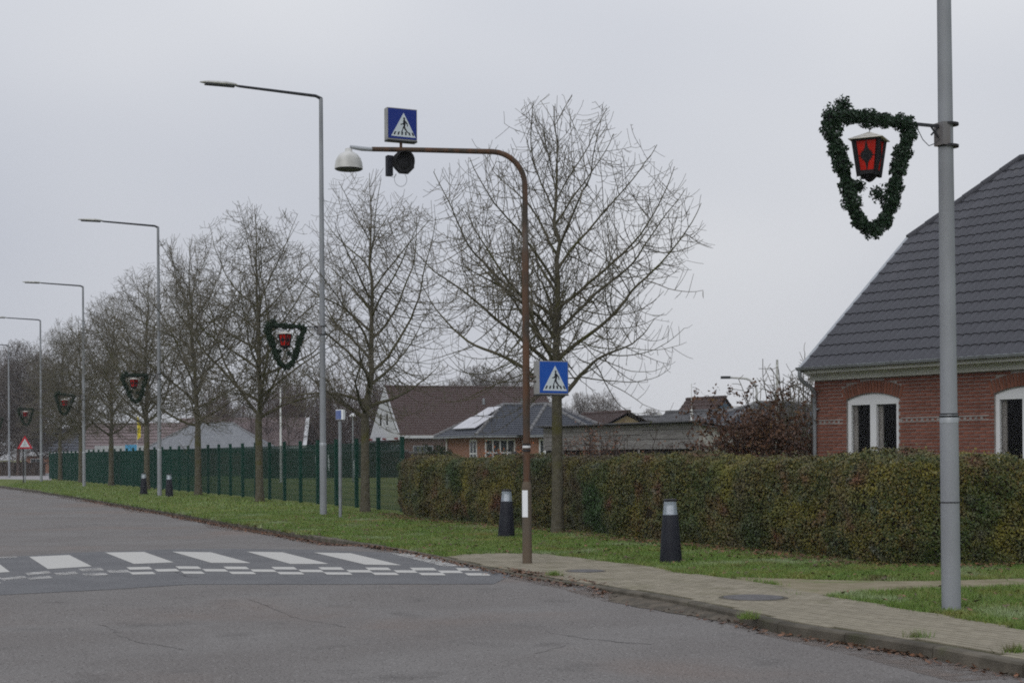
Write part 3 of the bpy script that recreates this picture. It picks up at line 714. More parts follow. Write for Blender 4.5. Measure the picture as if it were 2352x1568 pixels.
# bollards
def bollard():
    t = thing('light_bollard', (0, 0, 0), 'x', 'bollard', 0, 'tapered light bollards')
    g = MB(); g.smooth = True; g.lathe([(.176, -.05), (.176, .0), (.120, .735), (.117, .74)], 24); g.build('body', MT['bollard_black'], t)
    g = MB(); g.smooth = True; g.lathe([(.114, .741), (.112, .75), (.097, .945)], 24); g.build('glass', MT['bollard_glass'], t)
    g = MB(); g.smooth = True; g.lathe([(.058, .745), (.055, .875), (.045, .885)], 16); g.build('diffuser', MT['white_plastic'], t)
    g = MB(); g.lathe([(.103, .946), (.105, .965), (.09, .98), (.02, .984)], 24); g.build('cap', MT['black_plastic'], t)
    return t
bo = bollard()
for i, (px, py, lb) in enumerate(((1541, 1292, 'black light bollard at the paving edge right of the tree, nearest of all'), (1163, 1235, 'black light bollard on the grass left of the rusty pole'),
                                  (389, 1140, 'distant black light bollard just right of the second lamp post'), (330, 1135, 'distant black light bollard just left of the second lamp post'))):
    p = G(px, py); o = bo if i == 0 else copy_tree(bo); o.location = (p.x, p.y, 0); o['label'] = lb
    o.rotation_euler = (random.uniform(-.012, .012), random.uniform(-.012, .012), i)

# thin post with blue box
p = G(782, 1190); t = thing('box_post', (p.x, p.y, 0), 'thin grey post topped by a small blue and white box, right of the tall lamp', 'post')
g = MB(); g.smooth = True; g.tube([(0, 0, -.2), (0, 0, 2.62)], .045, 12); g.build('pole', MT['gutter_grey'], t)
g = MB(); g.tube([(0, 0, 2.6), (0, 0, 2.66)], .025, 8); g.build('neck', MT['dark_metal'], t)
M4 = Matrix.Rotation(math.radians(-22), 4, 'Z')
g = MB(); g.box(-.1, .12, -.05, .08, 2.66, 2.93, M4); bxo = g.build('box', MT['white_plastic'], t)
g = MB(); g.box(-.095, .07, -.056, -.05, 2.67, 2.91, M4); mat('dull_blue', (.08, .12, .32), .6, (.14, .18, .36), 8); g.build('front', MT['dull_blue'], bxo)
# red triangle sign
p = G(58, 1109); t = thing('warning_sign', (p.x, p.y, 0), 'red bordered white triangular warning sign on a grey post at the far left', 'road sign', .1)
g = MB(); g.smooth = True; g.tube([(0, 0, -.2), (0, 0, 3.2)], .035, 10); g.build('pole', MT['gutter_grey'], t)
g = MB(); g.smooth = True; g.tube([(-.16, .2, -.2), (-.16, .2, 2.3)], .04, 8); g.build('rear_pole', MT['dark_metal'], t)
def tri(r, y): return [(r * math.cos(a), y, 2.66 + r * math.sin(a)) for a in (PI / 2, PI * 7 / 6, PI * 11 / 6)]
g = MB(); g.prism(tri(.6, -.04), (0, -.01, 0)); pl = g.build('plate', MT['sign_red'], t)
g = MB(); g.prism(tri(.38, -.052), (0, -.004, 0)); g.build('white_centre', MT['sign_white'], pl)
g = MB(); g.box(-.03, .03, -.062, -.057, 2.55, 2.88); g.box(-.11, -.07, -.062, -.057, 2.53, 2.68); g.box(.07, .11, -.062, -.057, 2.53, 2.68); g.build('symbol', MT['sign_case'], pl)

# ------------------------------------------------------------------ trees
def grow(rs, start, d, L_, step, r0, r1, up, wig, inside=None):
    P = [start.copy()]; d = d.normalized(); n = max(2, int(L_ / step))
    for i in range(n):
        d = (d + Vector((rs.gauss(0, wig), rs.gauss(0, wig), rs.gauss(0, wig) + up * step * (.25 + 1.6 * i / n))))
        d.normalize(); q = P[-1] + d * step
        if inside and not inside(q): break
        P.append(q)
    if len(P) < 2: P.append(P[0] + d * step * .5)
    k = len(P) - 1
    return P, [r0 + (r1 - r0) * (i / k) ** .8 for i in range(k + 1)]
def perp_dir(rs, d, ang, upb):
    a = d.orthogonal().normalized(); b = d.cross(a); t = rs.uniform(0, 2 * PI)
    s = (a * math.cos(t) + b * math.sin(t)); s.z += upb; s.normalize()
    return (d * math.cos(ang) + s * math.sin(ang)).normalized()
def tree_meshes(seed, H, th, CR, r0, nl=24, dens=1., tw=.0055, low=.55, peak=.32, mats=('trunk_bark', 'bark', 'twig'), simple=False, lean=0.):
    rs = random.Random(seed); tm = MB(); tm.smooth = True; cm = MB()
    def Renv(z):
        t = (z - th) / (H - th)
        if t > 1: return 0
        if t < peak: return CR * (low + (1 - low) * math.sin(max(0, t + .12) / (peak + .12) * PI / 2))
        q_ = max(0, (t - peak) / (1.02 - peak)); return CR * max(0, 1 - q_ ** 1.9) ** .7 * .98
    P = []; rad = []; x = y = 0
    nseg = 22
    for i in range(nseg + 1):
        z = H * .97 * i / nseg
        if z > th: x += rs.gauss(0, .035); y += rs.gauss(0, .035)
        else: x += lean * H / nseg * .5
        P.append(Vector((x, y, z - (.15 if i == 0 else 0))))
        fl = 1 + .35 * math.exp(-z * 5)
        rad.append(max(.008, r0 * fl * ((1 - z / H * .45) if z < th else (1 - th / H * .45) * .82 * (1 - (z - th) / (H - th)) ** 1.05 + .006)))
    tm.tube(P, rad, 12 if not simple else 6)
    def at(z):
        k = min(nseg - 1, int(z / (H * .97) * nseg)); f = z / (H * .97) * nseg - k; return P[k].lerp(P[k + 1], min(1, f)), rad[k]
    segs = 0
    def inside(q):
        c, _ = at(min(max(q.z, 0), H * .96)); 
        return q.z < H and math.hypot(q.x - c.x, q.y - c.y) < max(.25, Renv(q.z)) * rs.uniform(.93, 1.04)
    cm.mi = 1
    for i in range(nl):
        fz = (i + rs.random() * .6) / nl
        z0 = th + (H - th) * .74 * fz ** 1.35 - .1; c, rt = at(z0)
        az = i * 2.39996 + rs.uniform(-.4, .4); el = math.radians(24 + 30 * fz + rs.uniform(-12, 14))
        d = Vector((math.cos(az) * math.cos(el), math.sin(az) * math.cos(el), math.sin(el)))
        rl = min(rt * .62, r0 * .42 * (1 - .7 * fz) + .008)
        LP, LRd = grow(rs, c, d, (H - th) * 1.05, .22, rl, .007, rs.uniform(.04, .16) + .05 * fz, .075, inside)
        cm.mi = 0; cm.smooth = True; cm.tube(LP, LRd, 7 if not simple else 4, False); cm.smooth = False
        # secondaries
        sp_ = .3 / dens; s = .5; Lc = 0
        for k in range(1, len(LP)):
            Lc += .22
            if Lc < .35: continue
            nn = 2 if rs.random() < .5 * dens else (1 if rs.random() < .85 else 0)
            for _ in range(nn):
                rem = (len(LP) - k) * .22
                l2 = min(2.2, rs.uniform(.35, .65) * rem + rs.uniform(.35, .8))
                dd = perp_dir(rs, (LP[k] - LP[k - 1]), math.radians(rs.uniform(30, 56)), .02)
                r2_ = min(LRd[k] * .55, .0065 + .0045 * l2)
                SP, SR = grow(rs, LP[k - 1].lerp(LP[k], rs.random()), dd, l2, .16, r2_, tw * .85, .55, .07, inside)
                cm.mi = 0 if r2_ > .014 else 1
                cm.tube(SP, SR, 4 if not simple else 3, False)
                if simple and dens < .6: continue
                for j in range(1, len(SP)):
                    if rs.random() > .76 * dens: continue
                    for sgn in range(2 if rs.random() < .3 else 1):
                        l3 = rs.uniform(.22, .62)
                        d3 = perp_dir(rs, (SP[j] - SP[j - 1]), math.radians(rs.uniform(26, 48)), .12)
                        TP, TR = grow(rs, SP[j], d3, l3, .13 if not simple else .25, min(SR[j], tw * 1.15), tw * .8, 1.1, .05, inside)
                        cm.mi = 1; cm.tube(TP, TR, 3, False)
    # twigs on the leader
    for k in range(8, nseg):
        if P[k].z < th + .4: continue
        for _ in range(3):
            d3 = perp_dir(rs, Vector((0, 0, 1)), math.radians(rs.uniform(25, 50)), .3)
            TP, TR = grow(rs, P[k], d3, rs.uniform(.5, 1.1), .15, .009, tw, .5, .06, inside); cm.mi = 1; cm.tube(TP, TR, 3, False)
    return tm.mesh('trunk', MT[mats[0]]), cm.mesh('crown', [MT[mats[1]], MT[mats[2]]])
def put_tree(meshes, loc, label, sc=(1, 1, 1), rz=0., group=None, name='bare_tree', lean=(0, 0)):
    t = thing(name, loc, label, 'tree', rz, group); t.scale = sc; t.rotation_euler = (lean[0], lean[1], rz)
    link('trunk', meshes[0], t); link('crown', meshes[1], t); return t
T1 = tree_meshes(17, 9.3, 2.95, 4.1, .125, 20, 1.0, .0056, low=.72, peak=.25)
T2 = tree_meshes(5, 10.4, 2.9, 3.5, .14, 20, .88, .0062, low=.68, peak=.28)
T3 = tree_meshes(23, 11.4, 3.2, 3.9, .15, 23, .95, .0074, low=.55, peak=.42)
T4 = tree_meshes(31, 11.6, 3.0, 4.0, .15, 23, .95, .0084, low=.55, peak=.4)
def tY(x): r = (x - 1176) / FPX; return 14.53 / (r + .42)
GT = 'bare street trees along the verge'
rowt = [(1280, T1, 1.0, .4, 'wide bare tree directly behind the lower blue crossing sign'), (838, T2, 1.0, 1.9, 'bare tree right of the thin post with the blue box'),
        (596, T3, 1.0, .3, 'bare tree behind the garland left of the tall lamp'), (455, T4, 1.02, 1.1, 'bare tree right of the second lamp post, forked low'),
        (337, T3, 1.06, 2.5, 'bare tree directly behind the small garland and left distant bollard'), (255, T4, 1.03, 3.4, 'bare tree between the second and third lamp posts'),
        (185, T3, 1.05, 4.4, 'bare tree hidden behind the third lamp post'), (138, T4, 1.04, 5.2, 'leftmost bare tree of the row, at the end of the green fence')]
for x, ms, s, rz, lb in rowt:
    Y = tY(x); X = (x - 1176) / FPX * Y
    put_tree(ms, (X, Y, 0), lb, (s, s, s), rz, GT, lean=(random.uniform(-.01, .01), random.uniform(-.015, .015)))
# trees at a distance, things by themselves
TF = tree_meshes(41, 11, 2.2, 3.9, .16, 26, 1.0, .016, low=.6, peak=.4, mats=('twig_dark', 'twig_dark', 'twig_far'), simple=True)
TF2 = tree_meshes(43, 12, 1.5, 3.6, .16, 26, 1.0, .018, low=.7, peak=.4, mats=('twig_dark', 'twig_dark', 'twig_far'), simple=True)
GF = 'bare trees beyond the buildings'
for px, top, Y, w_, k, lb in ((1100, 832, 165, 1.25, TF2, 'round brownish bare tree rising behind the middle of the long brown roof'), (1170, 836, 160, 1.2, TF, 'brownish bare tree behind the right end of the long brown roof'),
                      (1055, 852, 170, 1.0, TF, 'smaller bare tree behind the brown roof, left of the round one'), (1235, 862, 165, 1.0, TF2, 'bare tree behind the rusty pole above the brown roof'),
                      (1330, 888, 175, 1.0, TF, 'pale bare tree just right of the tree trunk above the hipped roof'), (1385, 895, 185, 1.1, TF2, 'pale bare tree above the left end of the grey shed'),
                      (1492, 928, 200, 1.0, TF, 'low round bare tree above the middle of the grey shed'), (40, 760, 150, 1.0, TF, 'grey bare tree at the far left behind the fifth lamp'),
                      (-20, 800, 160, 1.2, TF2, 'grey bare tree at the left picture edge'), (95, 800, 165, 1.0, TF2, 'hazy bare tree behind the red triangle sign')):
    p = DY(px, top, Y); s = p.z / 11.5; put_tree(k, (p.x, p.y, 0), lb, (s * w_, s * w_, s), px * .7, GF)
# the wood behind the school reads as one mass
wm = tree_meshes(57, 10, .8, 2.6, .12, 15, .55, .02, low=.8, peak=.45, mats=('twig_dark', 'twig_dark', 'twig_far'), simple=True)
def stack(name, ms, places, mats_):
    Vs = []; Fs = []; Ms = []; off = 0
    for me in ms:
        v = np.zeros(len(me.vertices) * 3); me.vertices.foreach_get('co', v); v = v.reshape(-1, 3)
        lt = np.zeros(len(me.polygons), int); me.polygons.foreach_get('loop_total', lt)
        ls = np.zeros(len(me.polygons), int); me.polygons.foreach_get('loop_start', ls)
        lv = np.zeros(len(me.loops), int); me.loops.foreach_get('vertex_index', lv)
        q = ls[lt == 4]; f = lv[q[:, None] + np.arange(4)]
        for (x, y, s, a) in places:
            c, sn = math.cos(a), math.sin(a); vv = np.stack([(v[:, 0] * c - v[:, 1] * sn) * s + x, (v[:, 0] * sn + v[:, 1] * c) * s + y, v[:, 2] * s], 1)
            Vs.append(vv); Fs.append(f + off); off += len(vv)
    o = link(name, np_mesh(name, np.concatenate(Vs), np.concatenate(Fs), mats_)); o['kind'] = 'stuff'; return o
rs = random.Random(2); places = []
for i in range(105):
    px = rs.uniform(470, 905); Y = rs.uniform(150, 190); places.append(((px - 1176) / FPX * Y, Y, rs.uniform(.82, 1.2) * (1 if px > 560 else .9), rs.uniform(0, 6)))
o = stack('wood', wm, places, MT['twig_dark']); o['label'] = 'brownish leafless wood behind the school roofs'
places = []
for i in range(36):
    px = rs.uniform(-200, 470); Y = rs.uniform(190, 250); places.append(((px - 1176) / FPX * Y, Y, rs.uniform(.5, .95), rs.uniform(0, 6)))
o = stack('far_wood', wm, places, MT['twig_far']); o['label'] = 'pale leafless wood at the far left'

# ------------------------------------------------------------------ hedge
HF = [Vector(p) for p in ((-3.45, 43.6), (-2.4, 39.7), (-.55, 36.4), (1.15, 33.2), (2.3, 29.9), (3.0, 28.2), (3.9, 26.6), (4.75, 24.4), (5.15, 22.9), (5.6, 22.3), (6.4, 22.2), (7.7, 22.45), (9.5, 22.8), (11.2, 23.1))]
HTH = 1.5
def hedge_frame():
    P = resample(HF, .25); out_ = []
    for i, p in enumerate(P):
        d = (P[min(i + 3, len(P) - 1)] - P[max(i - 3, 0)]).normalized(); out_.append((p, d, Vector((-d.y, d.x))))
    return out_
HFR = hedge_frame(); nH = len(HFR)
hedge = thing('hedge', (HF[5].x, HF[5].y, 0), 'long clipped hedge of mixed green, yellow and reddish leaves in front of the brick house', 'hedge')
hl = Vector(hedge.location)
def hz(s): return 1.585 + .05 * math.sin(s * .9) + .035 * math.sin(s * 2.3 + 1) + .02 * math.sin(s * 5.1)
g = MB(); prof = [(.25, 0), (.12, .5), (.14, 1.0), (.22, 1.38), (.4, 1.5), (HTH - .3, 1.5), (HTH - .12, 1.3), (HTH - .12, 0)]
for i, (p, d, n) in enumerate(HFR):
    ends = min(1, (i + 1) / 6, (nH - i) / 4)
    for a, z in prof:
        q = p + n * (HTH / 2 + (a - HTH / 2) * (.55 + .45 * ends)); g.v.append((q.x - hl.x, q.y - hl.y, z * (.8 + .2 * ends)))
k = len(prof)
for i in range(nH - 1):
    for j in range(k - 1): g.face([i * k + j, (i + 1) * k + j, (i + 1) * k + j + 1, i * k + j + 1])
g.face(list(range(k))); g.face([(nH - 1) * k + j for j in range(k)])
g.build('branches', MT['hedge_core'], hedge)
# leaves over face and top
N1 = 270000
Sarc = np.array([0] + list(np.cumsum([(HFR[i + 1][0] - HFR[i][0]).length for i in range(nH - 1)])))
PX = np.array([(p.x, p.y) for p, d, n in HFR]); NX = np.array([(n.x, n.y) for p, d, n in HFR]); DX = np.array([(d.x, d.y) for p, d, n in HFR])
tt = RNG.uniform(0, Sarc[-1], N1); ii = np.clip(np.searchsorted(Sarc, tt) - 1, 0, nH - 2); fr = ((tt - Sarc[ii]) / (Sarc[ii + 1] - Sarc[ii]))[:, None]
base = PX[ii] * (1 - fr) + PX[ii + 1] * fr; nn = NX[ii]; 
prm = RNG.uniform(0, 1, N1)            # 0-.66 front face, .66-.96 top, rest back
zz_n = RNG.uniform(0, 1, N1)
H_ = 1.585 + .05 * np.sin(tt * .9) + .04 * np.sin(tt * 2.3 + 1) + .03 * np.sin(tt * 5.1) + .02 * np.sin(tt * 11.3)
bulge = .05 * np.sin(tt * 1.3) + .03 * np.sin(tt * 2.9 + 1)
zz = np.where(prm < .68, np.sqrt(RNG.uniform(0, 1, N1)) * 0 + RNG.uniform(.02, 1, N1) * H_, H_)
aa = np.where(prm < .68, .02 + bulge + .03 * np.sin(zz * 4 + tt * 2) + .035 * np.sin(tt * 6.1 + 2.2 * np.sin(zz * 5.3)) * np.sin(zz * 6.7 + tt * 1.9), RNG.uniform(0, HTH, N1))
edge = np.clip((zz / H_ - .80) / .20, 0, 1); aa = np.where(prm < .68, aa + .26 * edge ** 2.2, aa)
zz = np.where(prm >= .68, H_ - .16 * np.clip(1 - aa / .42, 0, 1) ** 2 + .03 * np.sin(tt * 9 + aa * 4) * np.sin(aa * 7 + tt * 3) - .14 * np.clip(1 - (HTH - aa) / .3, 0, 1) ** 2, zz)
aa = np.where(prm < .68, aa + .13 * np.clip(1 - zz / .4, 0, 1), aa)
dep = RNG.exponential(.035, N1) - .02 + (RNG.uniform(0, 1, N1) < .03) * RNG.uniform(-.12, 0, N1)
nr = np.where((prm < .68)[:, None], np.concatenate([-nn, np.full((N1, 1), .45)], 1), np.concatenate([-nn * .15, np.ones((N1, 1))], 1))
q = base + nn * (aa + np.where(prm < .68, dep, 0))[:, None]; zq = zz - np.where(prm >= .68, dep, 0)
e0 = np.clip(tt / 1.0, 0, 1); 
# rounded left end
q = q + nn * (.6 * (1 - e0) ** 2)[:, None] * np.where(prm < .68, 1, .3)[:, None]; zq = zq * (1 - .16 * (1 - np.clip(tt / 1.5, 0, 1)) ** 2)
P3 = np.column_stack([q[:, 0] - hl.x, q[:, 1] - hl.y, np.maximum(zq, .01)])
sz = .015 + .010 * RNG.uniform(0, 1, N1)
link('leaves', leaf_mesh('hedge_leaves', P3, sz, MT['hedge_leaf'], nr, .9, .6), hedge)['kind'] = 'stuff'
# end cap leaves
NE = 6000; a_ = RNG.uniform(0, HTH, NE); z_ = RNG.uniform(0, 1.45, NE); b_ = RNG.exponential(.04, NE) - .15 * (1 - ((a_ - HTH / 2) / (HTH / 2)) ** 2)
d0v = DX[0]; n0v = NX[0]; qq = PX[0] + n0v * (a_ * .75 + .35)[:, None] + d0v * (b_ + .1)[:, None]
link('leaves', leaf_mesh('hedge_end', np.column_stack([qq[:, 0] - hl.x, qq[:, 1] - hl.y, z_]), .032, MT['hedge_leaf'], np.tile([-d0v[0], -d0v[1], .4], (NE, 1)), .9, .6), hedge)['kind'] = 'stuff'
# shoots standing out of the clipped top
g = MB(); rs = random.Random(4)
for i in range(500):
    k = rs.randrange(nH - 1); p, d, n = HFR[k]; a = rs.uniform(.05, HTH); q = p + n * a; z = 1.5; h = rs.uniform(.08, .22)
    g.tube([(q.x - hl.x, q.y - hl.y, z), (q.x - hl.x + rs.gauss(0, .03), q.y - hl.y + rs.gauss(0, .03), z + h)], .003, 3, False)
g.build('shoots', MT['twig'], hedge)['kind'] = 'stuff'

# ------------------------------------------------------------------ grass and fallen leaves
VERGE = [(p.x + .05, p.y) for p in reversed(KERB[2:-1])]
hedge_front = [(p.x, p.y) for p in reversed(HF)]
VPOLY = [(k.x + .13, k.y + .05) for k in resample(KERB[2:], .5)[::-1]] + [(-39, 125), (-4.4, 47.5)] + [(p.x + .15, p.y + .1) for p in HF] + [(11, 10)]
pavepoly = [(p.x, p.y) for p in PAVE]; pathpoly = [(p.x, p.y) for p in PATH]
KEEPOUT = [(x, y, .2) for x, y in LL] + [((px_ - 1176) / FPX * tY(px_), tY(px_), .36) for px_, *_r in rowt] + [(G(*q_).x, G(*q_).y, .2) for q_ in ((1541, 1292), (1163, 1235))]
def scatter(n, x0, x1, y0, y1, extra=None):
    Q = np.column_stack([RNG.uniform(x0, x1, n), RNG.uniform(y0, y1, n)])
    for bx_0, by_0, br_ in KEEPOUT: Q = Q[np.hypot(Q[:, 0] - bx_0, Q[:, 1] - by_0) > br_ * RNG.uniform(.5, 1.1, len(Q))]
    ok = pip(Q, VPOLY) & ~pip(Q, pavepoly) & ~pip(Q, pathpoly) & (np.abs(Q[:, 0] / Q[:, 1]) < .36)
    return Q[ok]
def blades(Q, h, wd):
    n = len(Q); a = RNG.uniform(0, 2 * PI, n); hh = h * RNG.uniform(.5, 1.4, n); ww = wd * RNG.uniform(.7, 1.3, n)
    lx, ly = RNG.normal(0, .5, n) * hh, RNG.normal(0, .5, n) * hh
    V = np.stack([np.column_stack([Q[:, 0] - np.cos(a) * ww, Q[:, 1] - np.sin(a) * ww, np.zeros(n)]), np.column_stack([Q[:, 0] + np.cos(a) * ww, Q[:, 1] + np.sin(a) * ww, np.zeros(n)]),
                  np.column_stack([Q[:, 0] + lx, Q[:, 1] + ly, hh])], 1).reshape(-1, 3)
    return V
VV = []
for args, h, wd in (((150000, 3, 9.5, 12, 23.5), .05, .005), ((190000, -4, 6, 20, 33), .05, .006), ((190000, -9, 3, 30, 46), .055, .008), ((160000, -36, -4, 42, 110), .06, .013)):
    VV.append(blades(scatter(*args), h, wd))
# tufts spilling over the paving joints and edges
def edge_tufts(pts, n, w_):
    Q = []
    for i in range(n):
        k = RNG.integers(0, len(pts) - 1); t = RNG.uniform(); a, b = pts[k], pts[k + 1]
        if math.sin(k * 2.1) + RNG.normal(0, .6) < -.2: continue
        Q.append((a.x * (1 - t) + b.x * t + RNG.normal(0, w_), a.y * (1 - t) + b.y * t + RNG.normal(0, w_)))
    Q = np.array(Q); A_, B_ = np.array(G(1610, 1326).xy), np.array(G(1885, 1366).xy); d_ = B_ - A_
    t_ = np.clip(((Q - A_) @ d_) / (d_ @ d_), 0, 1); return Q[np.hypot(*(Q - A_ - t_[:, None] * d_).T) > .22]
VV.append(blades(edge_tufts(resample(pave, .3), 9000, .045), .055, .005))
VV.append(blades(edge_tufts(resample([Vector(p) for p in pathpoly], .3), 5000, .06), .05, .005))
VV.append(blades(edge_tufts(resample(KERB[3:9], .4), 9000, .05), .07, .01))
for (px, py, n, r) in ((1273, 1323, 260, .05), (1722, 1420, 200, .05), (2110, 1466, 120, .05), (2330, 1500, 200, .06), (2100, 1398, 350, .07)):
    c = G(px, py); VV.append(blades(np.column_stack([RNG.normal(c.x, r, n), RNG.normal(c.y, r * .8, n)]), .075, .004))
V = np.concatenate(VV); F = np.arange(len(V)).reshape(-1, 3)
rr = RNG.uniform(0, 1, len(F)); o = link('grass', np_mesh('grass', V, F, MT['grass_blade'], rr)); tag(o, 'short green and yellowish grass on the verge', 'grass', kind='stuff')
# litter
def litter(Q, z, size, m_, name, label):
    P = np.column_stack([Q, z + RNG.uniform(0, .02, len(Q))])
    o = link(name, leaf_mesh(name, P, size, MT[m_], np.tile([0., 0, 1.], (len(P), 1)), .55, .6)); tag(o, label, 'fallen leaves', kind='stuff'); return o
Q1 = scatter(14000, -6, 7, 14, 45); d_h = np.min(np.linalg.norm(Q1[:, None, :] - np.array([(p.x, p.y) for p in resample(HF, .5)])[None], axis=2), axis=1)
Q1 = Q1[(RNG.uniform(0, 1, len(Q1)) < np.exp(-d_h / .7) + .3)]
Q1b = np.array([(p.x - n.x * abs(RNG.normal(0, .3)) + RNG.normal(0, .1), p.y - n.y * abs(RNG.normal(0, .3))) for p, d, n in HFR for _ in range(34)])
litter(np.concatenate([Q1, Q1b]), .03, .038, 'litter', 'leaf_litter', 'brown fallen leaves in the grass under the hedge')
KQ = []
for a, b in zip(KERB[4:-1], KERB[5:]):
    dn = (b - a).normalized(); n = Vector((dn.y, -dn.x)); n = n if n.dot(RN) < 0 else -n
    for i in range(int((b - a).length * (260 if 28 < a.y < 46 else 90 if a.y > 46 else 70 if a.y > 19 else 34))):
        p = a.lerp(b, RNG.uniform()) + n * (abs(RNG.normal(0, .13)) + .02); KQ.append((p.x, p.y))
for cpx, cpy, n_, sg in ((1215, 1333, 600, .2), (1690, 1428, 500, .16), (1860, 1460, 1000, .17), (2010, 1487, 1300, .19), (1330, 1352, 250, .25)):
    c = G(cpx, cpy, -.11)
    for i in range(n_): s_ = RNG.normal(0, sg * 2.2); o_ = RNG.normal(0, sg * .35); KQ.append((c.x + pu.x * s_ + pn.x * o_, c.y + pu.y * s_ + pn.y * o_))
KQ = np.array(KQ); zk = np.array([road_z(x, y) for x, y in KQ]) + .008
P = np.column_stack([KQ, zk + RNG.uniform(0, .018, len(KQ))])
tag(link('gutter_leaves', leaf_mesh('gutter_leaves', P, .032, MT['litter'], np.tile([0., 0, 1.], (len(P), 1)), .5, .6)), 'brown leaves heaped in the gutter along the kerb', 'fallen leaves', kind='stuff')
for k, (px, py, sgn) in enumerate(((1555, 1500, 1), (1102, 1419, 1), (2090, 1478, 1))):
    c = G(px, py, -.115); break

lawn_o = bpy.data.objects['lawn']; road_o = bpy.data.objects['road']
rs = random.Random(9)
def soil_shade_ring(x, y, r):  # dark soil disc, painted in as contact shade round a base
    g = MB(); g.poly([(x + r * rs.uniform(.6, 1.25) * math.cos(a), y + r * rs.uniform(.6, 1.25) * math.sin(a), .007) for a in [2 * PI * k_ / 16 for k_ in range(16)]]); g.build('soil_contact_shade', MT['soil'], lawn_o)
for (x, y) in LL: soil_shade_ring(x, y, .24)
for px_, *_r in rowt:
    Y_ = tY(px_); soil_shade_ring((px_ - 1176) / FPX * Y_, Y_, .42)
for q_ in ((1541, 1292), (1163, 1235), (389, 1140), (330, 1135)): p_ = G(*q_); soil_shade_ring(p_.x, p_.y, .25)
g = MB(); n_h = len(HFR)  # dark soil strip painted along the hedge foot as contact shade
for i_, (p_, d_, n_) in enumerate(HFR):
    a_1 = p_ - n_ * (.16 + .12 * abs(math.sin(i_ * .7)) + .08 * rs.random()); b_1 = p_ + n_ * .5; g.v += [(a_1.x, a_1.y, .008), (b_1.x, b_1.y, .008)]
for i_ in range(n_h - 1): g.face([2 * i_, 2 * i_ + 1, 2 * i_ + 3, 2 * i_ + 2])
g.build('soil_contact_shade', MT['soil'], lawn_o)
mat('crack', (.055, .052, .05), .95)
for pts_, wd_ in ((((1245, 1447), (1290, 1456), (1345, 1466), (1420, 1473), (1500, 1478)), .012), (((1228, 1500), (1262, 1492), (1298, 1481)), .009), (((402, 1321), (408, 1330), (428, 1338), (455, 1341)), .02),
                 (((560, 1390), (640, 1402), (690, 1420), (800, 1438)), .008), (((150, 1420), (240, 1436), (300, 1470), (420, 1490)), .008)):
    P_ = [G(a_, b_, -.096).xy for a_, b_ in pts_]; P_ = resample(P_, .12); g = MB()
    for i_, p_ in enumerate(P_):
        jx, jy = rs.gauss(0, .02), rs.gauss(0, .02); z_ = road_z(p_.x, p_.y) + .004; w_ = wd_ * rs.uniform(.3, 1.1); g.v += [(p_.x + jx, p_.y + jy - w_, z_), (p_.x + jx, p_.y + jy + w_, z_)]
    for i_ in range(len(P_) - 1): g.face([2 * i_, 2 * i_ + 2, 2 * i_ + 3, 2 * i_ + 1])
    g.build('crack', MT['crack'], road_o)

# ------------------------------------------------------------------ green mesh fence
FY = np.arange(45.5, 126, 2.05); fence = thing('mesh_fence', (16.51 - .435 * 45.5, 45.5, 0), 'dark green welded mesh fence behind the row of bare trees', 'fence')
fl = Vector(fence.location); fd = Vector((-.435, 1, 0)).normalized(); fa = math.atan2(fd.y, fd.x); Lf = 2.05 / fd.y
g = MB(); g.box(-.055, .055, -.055, .055, 0, 2.24); g.box(-.06, .06, -.06, .06, 2.24, 2.255); pme_ = g.mesh('fence_post', MT['fence_green'])
g = MB(); n = int(Lf / .05)
for i in range(1, n):
    x = Lf * i / n; g.box(x - .004, x + .004, -.004, .004, .05, 2.1)
for j in range(11):
    z = .06 + j * .2
    for yy in (-.008, .008): g.box(.03, Lf - .03, yy - .004, yy + .004, z - .004, z + .004)
wme = g.mesh('mesh_panel', MT['fence_green'])
for i, y in enumerate(FY):
    p = Vector((16.51 - .435 * y, y, 0)) - fl
    link('fence_post', pme_, fence, p, (0, 0, fa))
    if i < len(FY) - 1: link('mesh_panel', wme, fence, p, (0, 0, fa))
for px, py, lb in ((725, 1065, 'white paper strip on the fence left of the tall lamp'), (754, 1062, 'white paper strip on the fence right of the tall lamp'), (813, 1076, 'white paper strip on the fence right of the blue box post')):
    r = (px - 1176) / FPX; Y = 16.51 / (r + .435); p = DY(px, py, Y)
    g = MB(); g.box(-.06, .06, -.02, -.016, -.27, .27, Matrix.Rotation(.12, 4, 'Y')); tag(g.build('paper_notice', MT['white_plastic'], loc=(p.x, p.y - .03, p.z), rot=(0, 0, fa)), lb, 'paper')

# ------------------------------------------------------------------ brick house
HD = 31.0
uH = Vector((.606, -.795, 0)).normalized(); nHh = Vector((-uH.y, uH.x, 0)); hc = DY(1871, 1030, HD); hc.z = 0
hrz = math.atan2(uH.y, uH.x)
house = thing('brick_house', hc, 'red brick house with dark tiled half-hipped roof behind the hedge', 'house', hrz)
def HL(p): q = p - hc; return Vector((q.dot(uH), q.dot(nHh), q.z))
def WL(px, py, y=0.): return HL(RP(px, py, hc + nHh * y, nHh))       # picture -> wall plane, house frame
eL = WL(1838, 846, -.45); xv = eL.x; ze = eL.z
vE = HL(RP(2085, 548, hc + uH * xv, uH)); slope = (vE.z - ze) / (vE.y + .45)
nrm = Vector((0, -slope, 1)).normalized(); nW = uH * nrm.x + nHh * nrm.y + Vector((0, 0, nrm.z))
rid = HL(RP(2343, 367, hc + uH * xv + nHh * -.45 + Vector((0, 0, ze)), nW))
HW = rid.y; HLn = 9.3; xr = HLn + .3; zr = rid.z
print('house eave', ze, 'slope', slope, 'verge end', vE, 'ridge', rid)
wtop = ze - .12
